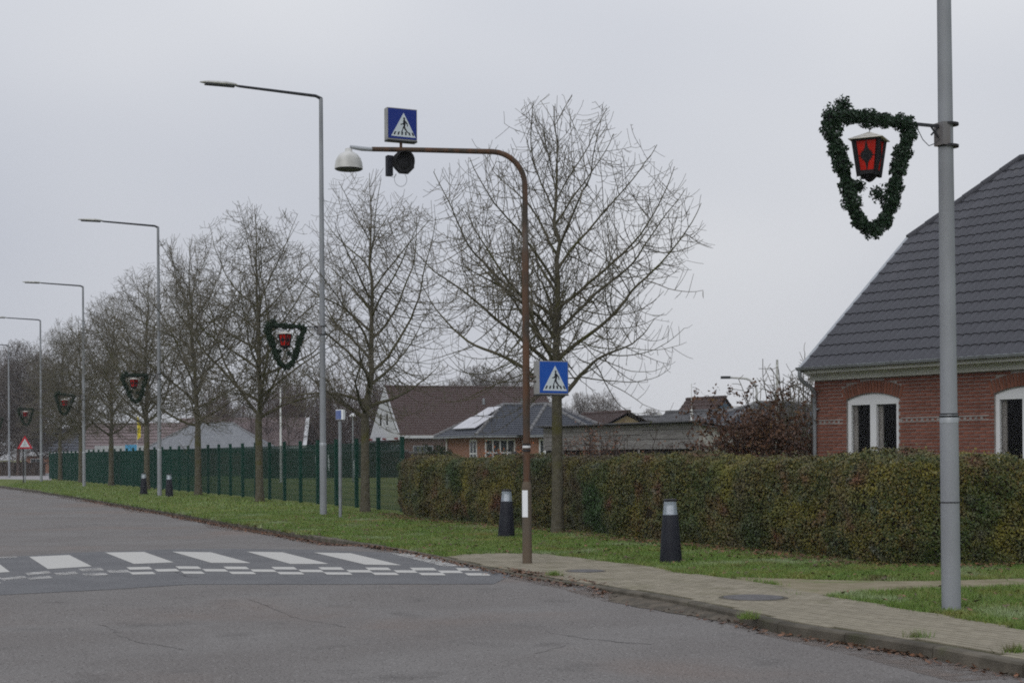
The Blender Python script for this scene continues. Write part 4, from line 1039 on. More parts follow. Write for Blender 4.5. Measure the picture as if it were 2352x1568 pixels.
# window openings from the picture
a = WL(1944, 1000); b = WL(2064, 1000); c = WL(2283, 1000)
wz1 = WL(2003, 904).z; wzs = WL(1946, 919).z; wz0 = 1.0
wins = [(a.x, b.x)]; wdt = b.x - a.x; wins.append((c.x, c.x + wdt)); wins.append((c.x * 2 - a.x, c.x * 2 - a.x + wdt))
wins = [q for q in wins if q[1] < HLn - .4]
print('windows', wins, wz1, wzs)
wz1 = max(wz1, wzs + .12)
def arch_z(t, w0_, w1_):
    m_ = (w0_ + w1_) / 2; h = (w1_ - w0_) / 2; return wzs + (wz1 - wzs) * (1 - ((t - m_) / h) ** 2)
# mortar body with openings, 0.34 m thick
g = MB(); xs = 0
YB = .34
for w0_, w1_ in wins:
    g.box(xs, w0_, .012, YB, 0, wtop); g.box(w0_, w1_, .012, YB, 0, wz0); K = 14
    for k_ in range(K):
        t0 = w0_ + (w1_ - w0_) * k_ / K; t1 = w0_ + (w1_ - w0_) * (k_ + 1) / K; za, zb_ = arch_z(t0, w0_, w1_), arch_z(t1, w0_, w1_)
        g.prism([(t0, .012, za), (t1, .012, zb_), (t1, .012, wtop), (t0, .012, wtop)], (0, YB - .012, 0))
    xs = w1_
g.box(xs, HLn, .012, YB, 0, wtop)
g.box(0.012, YB, YB, HW * 2 - .8, 0, wtop); g.box(HLn - YB, HLn, YB, HW * 2 - .8, 0, wtop); g.box(0.012, HLn, HW * 2 - .8, HW * 2 - .5, 0, wtop)
wall = g.build('wall', MT['mortar'], house)
# bricks
BL, BH, J = .228, .0505, .0162; CH = BH + J
def brick_ok(x0, x1, z0, z1):
    for w0_, w1_ in wins:
        if x1 > w0_ - .0 and x0 < w1_ + .0 and z1 > wz0:
            if z0 < wz1 + .26 and z1 > wz0 and x1 > w0_ + .01 and x0 < w1_ - .01: return False
            if z0 > wzs - .05 and z1 < wz1 + .27: return False
    return True
allb = []
nc = int(wtop / CH); band = int(WL(1900, 968).z / CH)
for j in range(nc):
    z0 = j * CH; off = (BL + .012) / 2 if j % 2 else 0; x = -off
    while x < HLn:
        x0, x1 = max(0, x), min(HLn, x + BL); x += BL + .012
        # cut at openings
        segs_ = [(x0, x1)]
        for w0_, w1_ in wins:
            ns = []
            for s0, s1 in segs_:
                top = wz1 + .27; 
                if z0 + BH > wz0 and z0 < top:
                    hh_w = (w1_ - w0_) / 2; mm_w = (w0_ + w1_) / 2
                    if z0 < wzs - .0: hw_ = hh_w
                    else:
                        qz = (z0 - .25 - wzs) / (wz1 - wzs); hw_ = hh_w + .07 if qz < 0 else (hh_w + .07) * math.sqrt(max(0, 1 - qz))
                    if hw_ < .03: ns.append((s0, s1)); continue
                    L0, L1 = mm_w - hw_, mm_w + hw_
                    if s1 <= L0 or s0 >= L1: ns.append((s0, s1)); continue
                    if s0 < L0: ns.append((s0, L0 - .003))
                    if s1 > L1: ns.append((L1 + .003, s1))
                else: ns.append((s0, s1))
            segs_ = ns
        for s0, s1 in segs_:
            if s1 - s0 > .04: allb.append((s0, s1, z0, j))
def vis(t, z):
    p = hc + uH * t; return (p.x / p.y) < .337 and z > 1.62
allb.sort(key=lambda q: (0 if vis(q[0], q[2]) else 100) + (q[0] * -1) * .1)
stdm = MB().box(0, BL, 0, .1, 0, BH).mesh('brick', MT['brick'])
nb = 0; rb = MB(); rr_ = []
for s0, s1, z0, j in allb:
    dy = random.uniform(-.001, .003)
    if band <= j < band + 1:          # dentil course, set back in the mortar
        dy = .008
    if nb < 300 and vis(s0, z0):
        me = stdm if s1 - s0 > BL - .01 else MB().box(0, s1 - s0, 0, .1, 0, BH).mesh('brick', MT['brick'])
        link('brick', me, wall, (s0, dy, z0 + random.uniform(-.001, .001))); nb += 1
    else:
        rb.box(s0, s1, dy, .1, z0, z0 + BH); r0 = random.random(); rr_ += [r0] * 6
ob = rb.build('far_bricks', MT['brick'], wall); ob['kind'] = 'stuff'
at_ = ob.data.attributes.new('rnd', 'FLOAT', 'FACE'); at_.data.foreach_set('value', rr_)
# left end wall bricks (a sliver in view)
rb = MB(); rr_ = []
for j in range(nc):
    y = (.12 if j % 2 else 0)
    while y < HW * 2 - 1: rb.box(-.002, .08, y + .02, y + BL + .02, j * CH, j * CH + BH); rr_ += [random.random()] * 6; y += BL + .012
ob = rb.build('end_wall_bricks', MT['brick'], wall); ob['kind'] = 'stuff'; at_ = ob.data.attributes.new('rnd', 'FLOAT', 'FACE'); at_.data.foreach_set('value', rr_)
# dentil band: small headers on grey mortar lines
zb0 = band * CH
g = MB()
for (x0, x1) in [(0.02, wins[0][0] - .08)] + [(wins[i][1] + .06, wins[i + 1][0] - .1) for i in range(len(wins) - 1)] + [(wins[-1][1] + .06, HLn)]:
    for zz_ in (zb0 - .018, zb0 + CH - .01): g.box(x0, x1, -.006, .02, zz_, zz_ + .024)
    x = x0
    while x < x1 - .06:
        g.box(x, x + .045, -.012, .02, zb0 + .004, zb0 + BH - .004, Matrix.Translation((0, 0, 0))); x += .12
g.build('dentil_course', MT['mortar'], wall)['kind'] = 'stuff'
# arches
for w0_, w1_ in wins:
    m_ = (w0_ + w1_) / 2; K = 20
    for k_ in range(K):
        f0 = (k_ + .5) / K; t = w0_ - .06 + (w1_ - w0_ + .12) * f0; ang = (t - m_) * .42
        tz = wzs + (wz1 - wzs) * (1 - min(1.2, abs((t - m_) / ((w1_ - w0_) / 2))) ** 2) + .012
        hgt = .235 if abs(t - m_) < 99 else 0
        M_ = Matrix.Translation((t, 0, tz)) @ Matrix.Rotation(ang, 4, 'Y')
        MB().box(-.029, .029, -.004, .1, 0, hgt, M_).build('arch_brick', MT['brick_orange'], wall)
# windows
for w0_, w1_ in wins:
    K = 14; top = [(w0_ + (w1_ - w0_) * k_ / K, arch_z(w0_ + (w1_ - w0_) * k_ / K, w0_, w1_) - .004) for k_ in range(K + 1)]
    y0, y1 = .05, .12; zh = wzs - .03
    f_m = MB()
    e1, e2 = w0_ + .004, w1_ - .004
    f_m.box(e1, e1 + .085, y0, y1, wz0, zh); f_m.box(e2 - .085, e2, y0, y1, wz0, zh); f_m.box(e1 + .085, e2 - .085, y0 + .001, y1, wz0, wz0 + .08)
    mm_ = (w0_ + w1_) / 2; f_m.box(mm_ - .075, mm_ + .075, y0 - .012, y1, wz0 + .08, zh - .0)
    f_m.prism([(x, y0, z) for x, z in [(e1, zh)] + [(min(max(x, e1), e2), z) for x, z in top] + [(e2, zh)]], (0, y1 - y0, 0))
    f_m.box(e1 + .085, e2 - .085, y0 - .006, y1 - .01, zh - .07, zh - .0)
    fr_ = f_m.build('window', MT['window_white'], house)
    for s0, s1 in ((e1 + .085, mm_ - .075), (mm_ + .075, e2 - .085)):
        MB().box(s0, s1, .09, .096, wz0 + .08, zh - .07).build('pane', MT['window_glass'], fr_)
        MB().box(s0 + .0, s0 + .09, .13, .16, wz0, zh + .1).build('curtain', MT['curtain'], fr_)
    MB().box(w0_ - .03, w1_ + .03, -.04, .14, wz0 - .07, wz0 - .004).build('sill', MT['kerb_concrete'], fr_)
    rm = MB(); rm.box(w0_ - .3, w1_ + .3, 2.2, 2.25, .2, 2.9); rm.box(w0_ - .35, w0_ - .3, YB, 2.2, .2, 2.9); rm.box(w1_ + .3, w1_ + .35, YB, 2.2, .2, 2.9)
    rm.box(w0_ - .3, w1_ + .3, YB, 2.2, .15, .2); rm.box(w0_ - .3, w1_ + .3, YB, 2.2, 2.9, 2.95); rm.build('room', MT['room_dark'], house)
# cornice under the eave, gutter, downpipe
g = MB(); g.box(-.03, HLn + .03, -.09, .011, wtop - .12, wtop + .05); g.box(-.05, HLn + .05, -.16, -.09, wtop - .02, wtop + .05); g.box(-.08, HLn + .08, -.3, 0.3, wtop + .051, wtop + .15)
g.box(xv + .05, HLn + .2, -.4, -.3, ze - .14 + .03, ze - .02); g.build('cornice', MT['white_trim'], house)
g = MB(); g.smooth = True; ns = 10
gy, gz, gr = -.5, ze + .01, .062
for x in (xv - .03, xr + .03):
    for k_ in range(ns + 1):
        a_2 = PI + PI * k_ / ns; g.v.append((x, gy + gr * math.cos(a_2), gz + gr * math.sin(a_2)))
for k_ in range(ns): g.face([k_, k_ + 1, ns + 2 + k_, ns + 1 + k_])
g.face(list(range(ns + 1))); g.tube([(xv - .03, gy - gr, gz), (xr + .03, gy - gr, gz)], .009, 6); g.build('gutter', MT['gutter_grey'], house)
dpx = WL(1873, 950).x + .03
g = MB(); g.smooth = True; g.tube([(dpx, gy, gz - .06), (dpx, gy, gz - .16), (dpx, gy + .04, gz - .24), (dpx, -.1, gz - .42), (dpx, -.06, gz - .5), (dpx, -.06, .1)], .04, 12); g.build('downpipe', MT['gutter_grey'], house)
MB().box(dpx - .05, dpx + .09, -.07, -.01, 2.55, 2.58).build('pipe_clip', MT['gutter_grey'], house)
# roof
roof = MB()
def RZ(y): return ze + (y + .45) * slope
t_h = rid.x - xv; yh = vE.y; xR1 = xr - t_h
by_ = 2 * HW + .45
pF = [(xv + .02, -.45, ze), (xr - .02, -.45, ze), (xr - .02, yh, RZ(yh)), (xR1, HW, zr), (rid.x, HW, zr), (xv + .02, yh, RZ(yh))]
dn_ = Vector((0, 0, -.03))
roof.poly([Vector(p) + dn_ for p in pF]); roof.poly([Vector((p[0], 2 * HW - p[1], p[2])) + dn_ for p in reversed(pF)])
yb2 = 2 * HW - yh
roof.poly([Vector(p) + dn_ for p in ((xv + .02, yb2, RZ(yh)), (xv + .02, yh, RZ(yh)), (rid.x, HW, zr))]); roof.poly([Vector(p) + dn_ for p in ((xr - .02, yh, RZ(yh)), (xr - .02, yb2, RZ(yh)), (xR1, HW, zr))])
roof_o = roof.build('roof', MT['roof_cap'], house)
g = MB()          # gable walls under the half hips
for x in (0.02, HLn - .3): g.prism([(x, .1, wtop), (x, 2 * HW - .1, wtop), (x, yb2, RZ(yh) - .2), (x, yh, RZ(yh) - .2)], (.28, 0, 0))
g.build('gable_wall', MT['brick_orange'], house)
# steel tiles
sl = math.sqrt(1 + slope ** 2); TLn = .352; TW = .185; rows = int((HW + .45) * sl / TLn) + 1; cols = int((xr - xv) / TW)
ra = math.atan(slope)
def tile_mb():
    g = MB(); g.smooth = False; K = 8; hs_ = [(.0, 0.), (.18, .012), (.34, .024), (.5, .026), (.66, .024), (.82, .012), (1., 0.)]
    K = len(hs_)
    for (yy, zz_) in ((-.012, -.004), (-.012, .024), (TLn - .0, .002)):
        for fx, hh in hs_: g.v.append((fx * TW, yy, zz_ + (hh if zz_ != -.004 else hh * .4)))
    for r_i in range(2):
        for i in range(K - 1): g.face([r_i * K + i, r_i * K + i + 1, (r_i + 1) * K + i + 1, (r_i + 1) * K + i])
    return g
tb = tile_mb(); tme = tb.mesh('roof_tile', MT['roof_steel'])
tl = []
for i in range(rows):
    yl = i * TLn / sl - .45
    for j in range(cols + 1):
        x = xv + j * TW; yc = yl + TLn / sl / 2; xc = x + TW / 2
        hipx = xv + max(0, (yc - yh) / (HW - yh)) * t_h; hipr = xr - max(0, (yc - yh) / (HW - yh)) * t_h
        if yl + TLn / sl > HW + .05: continue
        if x < hipx - .03 or x + TW > hipr + .05: continue
        p = hc + uH * x + nHh * yl; tl.append(((0 if p.x / p.y < .337 else 50) + p.y * .3 - i * .02, x, yl))
tl.sort(); rv = MB(); rr_ = []
for n_, (_, x, yl) in enumerate(tl):
    M_ = Matrix.Translation((x, yl, RZ(yl) + .004)) @ Matrix.Rotation(ra, 4, 'X')
    if n_ < 300:
        o = link('roof_tile', tme, roof_o); o.matrix_local = M_
    else:
        b0 = len(rv.v); rv.v += [tuple(M_ @ Vector(v)) for v in tb.v]
        for fc in tb.f: rv.face([b0 + q for q in fc])
rv.build('far_roof_tiles', MT['roof_steel'], roof_o)['kind'] = 'stuff'
# caps, verge
g = MB(); g.smooth = True
def caps(a, b, n, r):
    a = Vector(a); b = Vector(b)
    for i in range(n):
        p = a.lerp(b, i / n); q = a.lerp(b, (i + 1.06) / n); g = MB(); g.smooth = True; g.tube([p, q], [r * 1.06, r * .93], 10); g.build('ridge_cap', MT['roof_cap'], roof_o)
caps((xv + .02, yh, RZ(yh) + .0), (rid.x, HW, zr + .02), 6, .085); caps((xr - .02, yh, RZ(yh)), (xR1, HW, zr + .02), 6, .085); caps((rid.x, HW, zr + .02), (xR1, HW, zr + .02), 14, .085)
caps((xv + .02, yb2, RZ(yh)), (rid.x, HW, zr + .02), 6, .085)
g = MB(); M_ = Matrix.Translation((xv, -.45, ze)) @ Matrix.Rotation(ra, 4, 'X'); Lv = (yh + .45) * sl
g.box(-.035, .05, -.02, Lv, -.1, .035, M_); g.build('verge_trim', MT['verge_metal'], house)
g = MB(); M_ = Matrix.Translation((xv, 2 * HW + .45, ze)) @ Matrix.Rotation(-ra, 4, 'X'); g.box(-.035, .05, -Lv, .02, -.1, .035, M_); g.build('verge_trim', MT['verge_metal'], house)
g = MB(); g.smooth = True; g.tube([(xv - .1, yh, RZ(yh) - .05), (xv + 1.0, yh + .0, RZ(yh) - .05)], .001, 4); 
p = WL(1868, 0)

# ------------------------------------------------------------------ generic buildings
def frame_thing(name, label, o, u, cat='house'):
    u = Vector((u[0], u[1], 0)).normalized(); return thing(name, o, label, cat, math.atan2(u.y, u.x))
def courses(g, M_, w0a, w0b, w1a, w1b, L_, n, th=.04):
    """tile courses as overlapping strips, trapezoid from (w0a..w0b) at the eave to (w1a..w1b) at the top, slope length L_"""
    for i in range(n):
        f0, f1 = i / n, (i + 1) / n; a0 = w0a + (w1a - w0a) * f0; b0 = w0b + (w1b - w0b) * f0; a1 = w0a + (w1a - w0a) * f1; b1 = w0b + (w1b - w0b) * f1
        s0, s1 = L_ * f0, L_ * f1
        P = [(a0, s0, th), (b0, s0, th), (b1, s1, .004), (a1, s1, .004), (a0, s0, 0), (b0, s0, 0)]
        k_ = len(g.v); g.v += [tuple(M_ @ Vector(p)) for p in P]; g.face([k_, k_ + 1, k_ + 2, k_ + 3]); g.face([k_ + 4, k_ + 5, k_ + 1, k_])
def roof_face(parent, e0, e1, t1, t0, m_, n, name='roof_tiles'):
    """eave points e0,e1 and top points t1,t0 (local); builds courses"""
    e0, e1, t1, t0 = map(Vector, (e0, e1, t1, t0)); X = (e1 - e0).normalized(); Yv = (t0 - e0) - X * (t0 - e0).dot(X)
    L_ = Yv.length; Yv.normalize(); Z = X.cross(Yv); M_ = Matrix((X, Yv, Z)).transposed().to_4x4(); M_.translation = e0
    g = MB(); courses(g, M_, 0, (e1 - e0).length, (t0 - e0).dot(X), (t1 - e0).dot(X), L_, n, max(.03, L_ / n * .11))
    return g.build(name, MT[m_], parent)
def gable_house(name, label, o, u, L_, W_, ze_, zr_, wallm, roofm, n, gablem=None, over=.4, courses_=True):
    """local x along the ridge, y across (0 = side towards the camera)"""
    t = frame_thing(name, label, o, u)
    g = MB(); g.box(over, L_ - over, over, W_ - over, 0, ze_); g.build('wall', MT[wallm], t)
    g = MB(); g.prism([(over - .05, over, ze_), (over - .05, W_ - over, ze_), (over - .05, W_ / 2, zr_ - .25)], (.15, 0, 0)); g.build('gable', MT[gablem or wallm], t); g = MB(); g.prism([(L_ - over - .1, over, ze_), (L_ - over - .1, W_ - over, ze_), (L_ - over - .1, W_ / 2, zr_ - .25)], (.15, 0, 0)); g.build('gable', MT[gablem or wallm], t)
    rt = roof_face(t, (0, 0, ze_), (L_, 0, ze_), (L_, W_ / 2, zr_), (0, W_ / 2, zr_), roofm, n, 'roof'); roof_face(t, (L_, W_, ze_), (0, W_, ze_), (0, W_ / 2, zr_), (L_, W_ / 2, zr_), roofm, n, 'roof')
    g = MB(); g.tube([(0, W_ / 2, zr_ + .02), (L_, W_ / 2, zr_ + .02)], .12, 8); g.build('ridge', MT[roofm], t)
    g = MB(); g.box(.0, L_, -.06, -.01, ze_ - .22, ze_ + .02); g.build('fascia', MT['render_white'], t)
    return t
def win(parent, x0, x1, z0, z1, y, nx=2, nz=2, fr=.06, m_='window_white', axis='x', pane='far_glass'):
    """window on plane y (axis x) or on plane x (axis y)"""
    g = MB(); d = -.03
    def bx_(a0, a1, c0, c1, y0_, y1_, gg):
        if axis == 'x': gg.box(a0, a1, y + y0_, y + y1_, c0, c1)
        else: gg.box(y + y0_, y + y1_, a0, a1, c0, c1)
    for i in range(nx + 1): xx = x0 + (x1 - x0 - fr) * i / nx; bx_(xx, xx + fr, z0, z1, d, .02, g)
    for i in range(nz + 1): zz_ = z0 + (z1 - z0 - fr) * i / nz; bx_(x0 + .002, x1 - .002, zz_, zz_ + fr, d + .003, .018, g)
    f = g.build('window', MT[m_], parent); g = MB(); bx_(x0 + .02, x1 - .02, z0 + .02, z1 - .02, -.012, -.006, g); g.build('pane', MT[pane], f); return f

# long brown roofed school building with white gable
o = DY(920, 1000, 130); o.z = 0
sb = gable_house('school_building', 'long building with dark brown tiled roof and white rendered gable', o, (.94, .34), 15, 10, 3.45, 7.85, 'brown_brick_wall', 'brown_tile', 20, 'render_white', .35)
for ch in list(sb.children):
    if ch.name.startswith('gable'): bpy.data.objects.remove(ch); break
g = MB(); g.prism([(-.08, .0, 3.40), (-.08, 10, 3.40), (-.08, 5, 7.78)], (.3, 0, 0)); g.build('gable', MT['render_white'], sb)
g = MB(); g.box(-.07, .3, .0, 10, 3.1, 3.395); g.build('gable_base', MT['render_white'], sb)
for y0_ in (3.9, 6.1): win(sb, y0_ - .5, y0_ + .5, 4.3, 5.55, -.09, 1, 1, .12, 'window_white', 'y')
mat('dark_red_paint', (.16, .025, .022), .7)
for k_, y0_ in enumerate((.7, 4.6, 9.3)): g = MB(); g.box(-.35, .35, y0_ - .12, y0_ + .12, 3.14, 3.3); g.build('red_beam', MT['dark_red_paint'], sb)
g = MB(); g.box(-1.6, .3, 4.5, 9.8, 2.9, 2.96); g.build('canopy', MT['eternit'], sb)
for y0_ in (1., 3., 5., 7.): win(sb, y0_, y0_ + 1.6, .3, 2.7, .28, 2, 1, .08, 'gutter_grey', 'y')
win(sb, 1.2, 3.0, .5, 2.6, .33, 3, 2, .07, 'gutter_grey')
for x in (8.6, 12.2):
    g = MB(); yv = 3.2; g.smooth = True; g.tube([(x, yv, 3.45 + yv * .88), (x, yv, 3.45 + yv * .88 + .55)], .12, 8); g.build('roof_vent', MT['gutter_grey'], sb)

# hipped house: two wings
def hip_roof(t, x0, x1, y0, y1, ze_, zr_, roofm, n):
    w_ = min(x1 - x0, y1 - y0) / 2
    if (x1 - x0) >= (y1 - y0): A_, B_ = (x0 + w_, (y0 + y1) / 2, zr_), (x1 - w_, (y0 + y1) / 2, zr_)
    else: A_, B_ = ((x0 + x1) / 2, y0 + w_, zr_), ((x0 + x1) / 2, y1 - w_, zr_)
    c00, c10, c11, c01 = (x0, y0, ze_), (x1, y0, ze_), (x1, y1, ze_), (x0, y1, ze_)
    if (x1 - x0) >= (y1 - y0):
        roof_face(t, c00, c10, B_, A_, roofm, n, 'roof'); roof_face(t, c11, c01, A_, B_, roofm, n, 'roof'); roof_face(t, c01, c00, A_, A_, roofm, n, 'roof'); roof_face(t, c10, c11, B_, B_, roofm, n, 'roof')
    else:
        roof_face(t, c10, c11, B_, A_, roofm, n, 'roof'); roof_face(t, c01, c00, A_, B_, roofm, n, 'roof'); roof_face(t, c00, c10, A_, A_, roofm, n, 'roof'); roof_face(t, c11, c01, B_, B_, roofm, n, 'roof')
    def cap_line(a, b):
        a, b = Vector(a), Vector(b); n_ = max(4, int((b - a).length / .38)); g = MB()
        for i in range(n_): g.tube([a.lerp(b, i / n_) + Vector((0, 0, .03)), a.lerp(b, (i + .92) / n_) + Vector((0, 0, .03))], [.1, .08], 6)
        g.build('ridge_tiles', MT['ridge_grey'], t)['kind'] = 'stuff'
    for a, b in ((c00, A_), (A_, B_)): cap_line(a, b)
    if (x1 - x0) >= (y1 - y0): cap_line(c10, B_); cap_line(c01, A_)
    else: cap_line(c10, A_); cap_line(c01, B_)
o = DY(1093, 1000, 75); o.z = 0
hh_ = frame_thing('hip_roof_house', 'orange brick bungalow with dark hipped roof and pale solar panels', o, (.91, .42))
hip_roof(hh_, 0, 8.3, 0, 5.5, 2.68, 4.3, 'dark_tile', 14)
hip_roof(hh_, 2.2, 6.3, -1.3, 4.2, 2.685, 4.27, 'dark_tile', 14)
g = MB(); g.box(.5, 7.8, .5, 5.0, 0, 2.66); g.box(2.7, 5.8, -.8, .5, 0, 2.66); g.build('wall', MT['orange_brick_wall'], hh_)
g = MB(); g.box(-.02, 8.3, -.03, .02, 2.58, 2.68); g.box(-.05, -.0, 0, 5.5, 2.58, 2.68); g.box(2.2, 6.3, -1.34, -1.3, 2.57, 2.685); g.build('gutter', MT['gutter_grey'], hh_)
win(hh_, 1.0, 1.9, .4, 2.5, .5, 2, 3, .08, axis='y'); win(hh_, .7, 2.35, .5, 2.5, .5, 4, 3, .07); win(hh_, -.5, .3, 1.0, 2.5, 2.7, 2, 2, .08, axis='y')
win(hh_, 3.05, 3.6, .9, 2.5, -.8, 2, 2, .08)
g = MB(); g.smooth = True; g.tube([(.42, 4.8, 2.6), (.42, 4.8, 0)], .045, 8); g.tube([(4.5, -.86, 2.6), (4.5, -.86, 0)], .055, 8); g.build('downpipe', MT['window_white'], hh_)
# solar panels on the left hip face (x = 0 eave)
sl_ = 1.62 / 2.75; Mh = Matrix.Translation((0, 0, 2.68)) @ Matrix.Rotation(-math.atan(sl_), 4, 'Y')
for (a0, a1, c0, c1, fr_l) in ((.55, 1.75, 1.1, 4.0, 'lower'), (1.85, 2.75, 2.1, 3.7, 'upper')):
    g = MB(); g.box(a0, a1, c0, c1, .1, .14, Mh); g.build('solar_panel', MT['solar'], hh_)
# small things by that house
p = DY(1182, 1040, 73); g = MB(); g.smooth = True; g.lathe([(.2, 0), (.26, .2), (.27, .9), (.2, 1.15), (.1, 1.22)], 12); tag(g.build('rubbish_bin', MT['black_plastic'], loc=(p.x, p.y, .65)), 'black rounded bin in front of the orange brick bungalow windows', 'bin')
for k_, (px, lb) in enumerate(((1255, 'slim white post in front of the bungalow wall, left one'), (1273, 'slim white post with a slanting brace near the tree trunk'))):
    p = DY(px, 1032, 60); t = thing('white_post', (p.x, p.y, 0), lb, 'post', 0, 'white posts by the bungalow'); MB().box(-.06, .06, -.05, .05, 0, p.z).build('upright', MT['window_white'], t)
    if k_: MB().bar((0, 0, p.z - .05), (.3, 0, p.z - .38), .05, .05).build('brace', MT['window_white'], t)

# grey timber shed
a = Vector((1.70, 51.5, 0)); b = Vector((5.58, 45, 0)); us = (b - a).normalized(); Ls = (b - a).length
shed = frame_thing('timber_shed', 'long grey weathered board shed with corrugated roof edge and white brick end', a - us * 1.2, (us.x, us.y), 'shed'); Ls += 1.2
zt_ = 2.62
for z0, z1 in ((2.44, 2.6), (2.29, 2.43), (2.14, 2.28), (1.99, 2.13), (1.84, 1.98), (1.42, 1.66), (1.16, 1.41), (.9, 1.15), (.6, .89), (.3, .59)):
    x = 0
    while x < Ls - .35:
        x1_ = min(Ls - .3, x + random.uniform(2.6, 4.2)); M_ = Matrix.Translation((0, random.uniform(-.006, .006), random.uniform(-.006, .006))); MB().box(x, x1_ - .01, 0, .025, z0, z1, M_).build('board', MT['grey_board'], shed); x = x1_
g = MB(); g.box(0, Ls - .3, .1, .15, 0, zt_ - .05); g.build('inner_wall', MT['room_dark'], shed)
g = MB(); g.box(Ls - .29, Ls - .06, -.03, .2, 0, zt_); g.build('corner_post', MT['grey_board'], shed)
g = MB(); g.box(Ls - .05, Ls + .06, -.02, 4.4, 0, 2.0); g.prism([(Ls - .05, -.02, 2.0), (Ls - .05, 4.4, 2.0), (Ls - .05, -.02, 2.56)], (.11, 0, 0)); g.build('end_wall', MT['white_brick'], shed)
for x in (1.2, 3.4, 5.6): MB().box(x, x + .09, -.02, -.002, .0, 1.83).build('post', MT['grey_board'], shed)
g = MB(); g.box(Ls - .0, Ls + .14, -.2, 4.5, 2.32, 2.5, Matrix.Rotation(0, 4, 'X')); 
g = MB(); KK = int(Ls / .09); n0 = 0; yb_ = 4.5
for i in range(KK * 2 + 1):
    x = -.1 + (Ls + .3) * i / (KK * 2); z = .03 * (1 if i % 2 else 0)
    g.v += [(x, -.25, zt_ + z + .03), (x, yb_, zt_ - .62 + z), (x, -.25, zt_ + z - .0)]
for i in range(KK * 2): g.face([3 * i, 3 * i + 3, 3 * i + 4, 3 * i + 1]); g.face([3 * i + 2, 3 * i + 5, 3 * i + 3, 3 * i])
g.build('roof', MT['eternit'], shed)
g = MB(); g.bar((Ls + .14, -.22, zt_ - .06), (Ls + .14, yb_, zt_ - .69), .1, .04); g.build('barge_board', MT['eternit'], shed)

# roofs further back
a = DY(1577, 918, 113.9); b = DY(1665, 913, 110); u = (b - a); u.z = 0; u = u.normalized(); n = Vector((-u.y, u.x, 0)); o = a - n * 3.5; o.z = 0
t = gable_house('blue_gable_house', 'far house with brown roof and blue wooden gable above the shed', o, (u.x, u.y), (b - a).length + .1, 7, 1.9, 5.8, 'blue_wood', 'brown_tile', 14, 'blue_wood', .15)
a = DY(1530, 952, 97); b = DY(1712, 938, 92); u = (b - a); u.z = 0; u = u.normalized(); n = Vector((-u.y, u.x, 0)); o = a - n * 4; o.z = 0
t = gable_house('grey_roof_house', 'low house with pale grey cement roof below the blue gable', o, (u.x, u.y), (b - a).length, 8, 2.4, 4.35, 'brown_brick_wall', 'eternit', 18)
o = DY(1622, 965, 58); o.z = 0
t = frame_thing('dark_roof_bungalow', 'bungalow with dark tiled hipped roof behind the brown bush', o, (.97, .22)); hip_roof(t, 0, 9, 0, 7.5, 2.45, 3.75, 'dark_tile', 14)
g = MB(); g.box(.5, 8.5, .5, 7, 0, 2.44); g.build('wall', MT['white_brick'], t)
a = DY(1352, 948, 104); b = DY(1462, 943, 98); u = (b - a); u.z = 0; u = u.normalized(); n = Vector((-u.y, u.x, 0)); o = a - n * 4; o.z = 0
t = gable_house('yellow_gable_house', 'low dark roofed house with small yellow brick gable behind the shed', o, (u.x, u.y), (b - a).length, 7, 2.8, 4.45, 'yellow_brick', 'brown_tile', 16)
a = DY(1465, 948, 125); o = a.copy(); o.z = 0
t = gable_house('far_dark_house', 'distant low dark roof between the shed and the blue gable house', o, (.99, .1), 4, 7, 2.5, 4.9, 'brown_brick_wall', 'eternit', 6)
# left: pale roofs
o = DY(395, 1025, 150); o.z = 0
t = gable_house('pale_roof_hall', 'long hall with pale pinkish tiled roof and white verge behind the fence', o, (.985, .08), 12.9, 12, 2.75, 5.6, 'brown_brick_wall', 'pale_tile', 22)
g = MB(); M_ = Matrix.Translation((12.9, 0, 2.78)) @ Matrix.Rotation(math.atan2(2.85, 6), 4, 'X'); g.box(-.12, .25, -.1, 6.7, -.15, .1, M_); g.build('verge_board', MT['window_white'], t)
o = DY(330, 1030, 138); o.z = 0
t = frame_thing('grey_hip_hall', 'low pale grey hipped roof in front of the pinkish roof', o, (.99, .05)); hip_roof(t, 0, 11.5, 0, 8, 2.45, 4.9, 'pale_grey_roof', 24)
g = MB(); g.box(.4, 11, .4, 7.5, 0, 2.44); g.build('wall', MT['brown_brick_wall'], t)
o = DY(195, 1036, 160); o.z = 0
t = gable_house('pink_roof_shop', 'far low building with reddish roof and white fascia at the left', o, (.96, .25), 11, 11, 2.6, 5.4, 'brown_brick_wall', 'pale_tile', 8)
g = MB(); g.box(1, 8, -.4, -.2, 2.3, 3.0); fb = g.build('fascia_panel', MT['render_white'], t)
g = MB(); g.box(4.1, 5.3, -.46, -.4, 2.2, 3.1); g.build('blue_panel', MT['blue_paint'], t)
o = DY(70, 1042, 190); o.z = 0
t = gable_house('dark_roof_shops', 'distant grey roofed row of buildings behind the red triangle sign', o, (.99, .1), 12, 12, 2.5, 5.5, 'white_brick', 'dark_tile', 8)
o = DY(60, 1060, 175); o.z = 0
t = frame_thing('orange_front_house', 'small distant building with orange front near the fence end', o, (1, 0)); g = MB(); g.box(0, 3.2, 0, 6, 0, 2.0); g.build('wall', MT['orange_brick_wall'], t)  # front wall coloured orange
g = MB(); g.box(-1.5, 5.2, -.5, 6.4, 2.0, 2.25); g.build('roof', MT['render_white'], t); win(t, .5, 1.8, .8, 1.7, 0, 2, 1, .08)
g = MB(); p0 = DY(-80, 1070, 150); p1 = DY(104, 1070, 150)
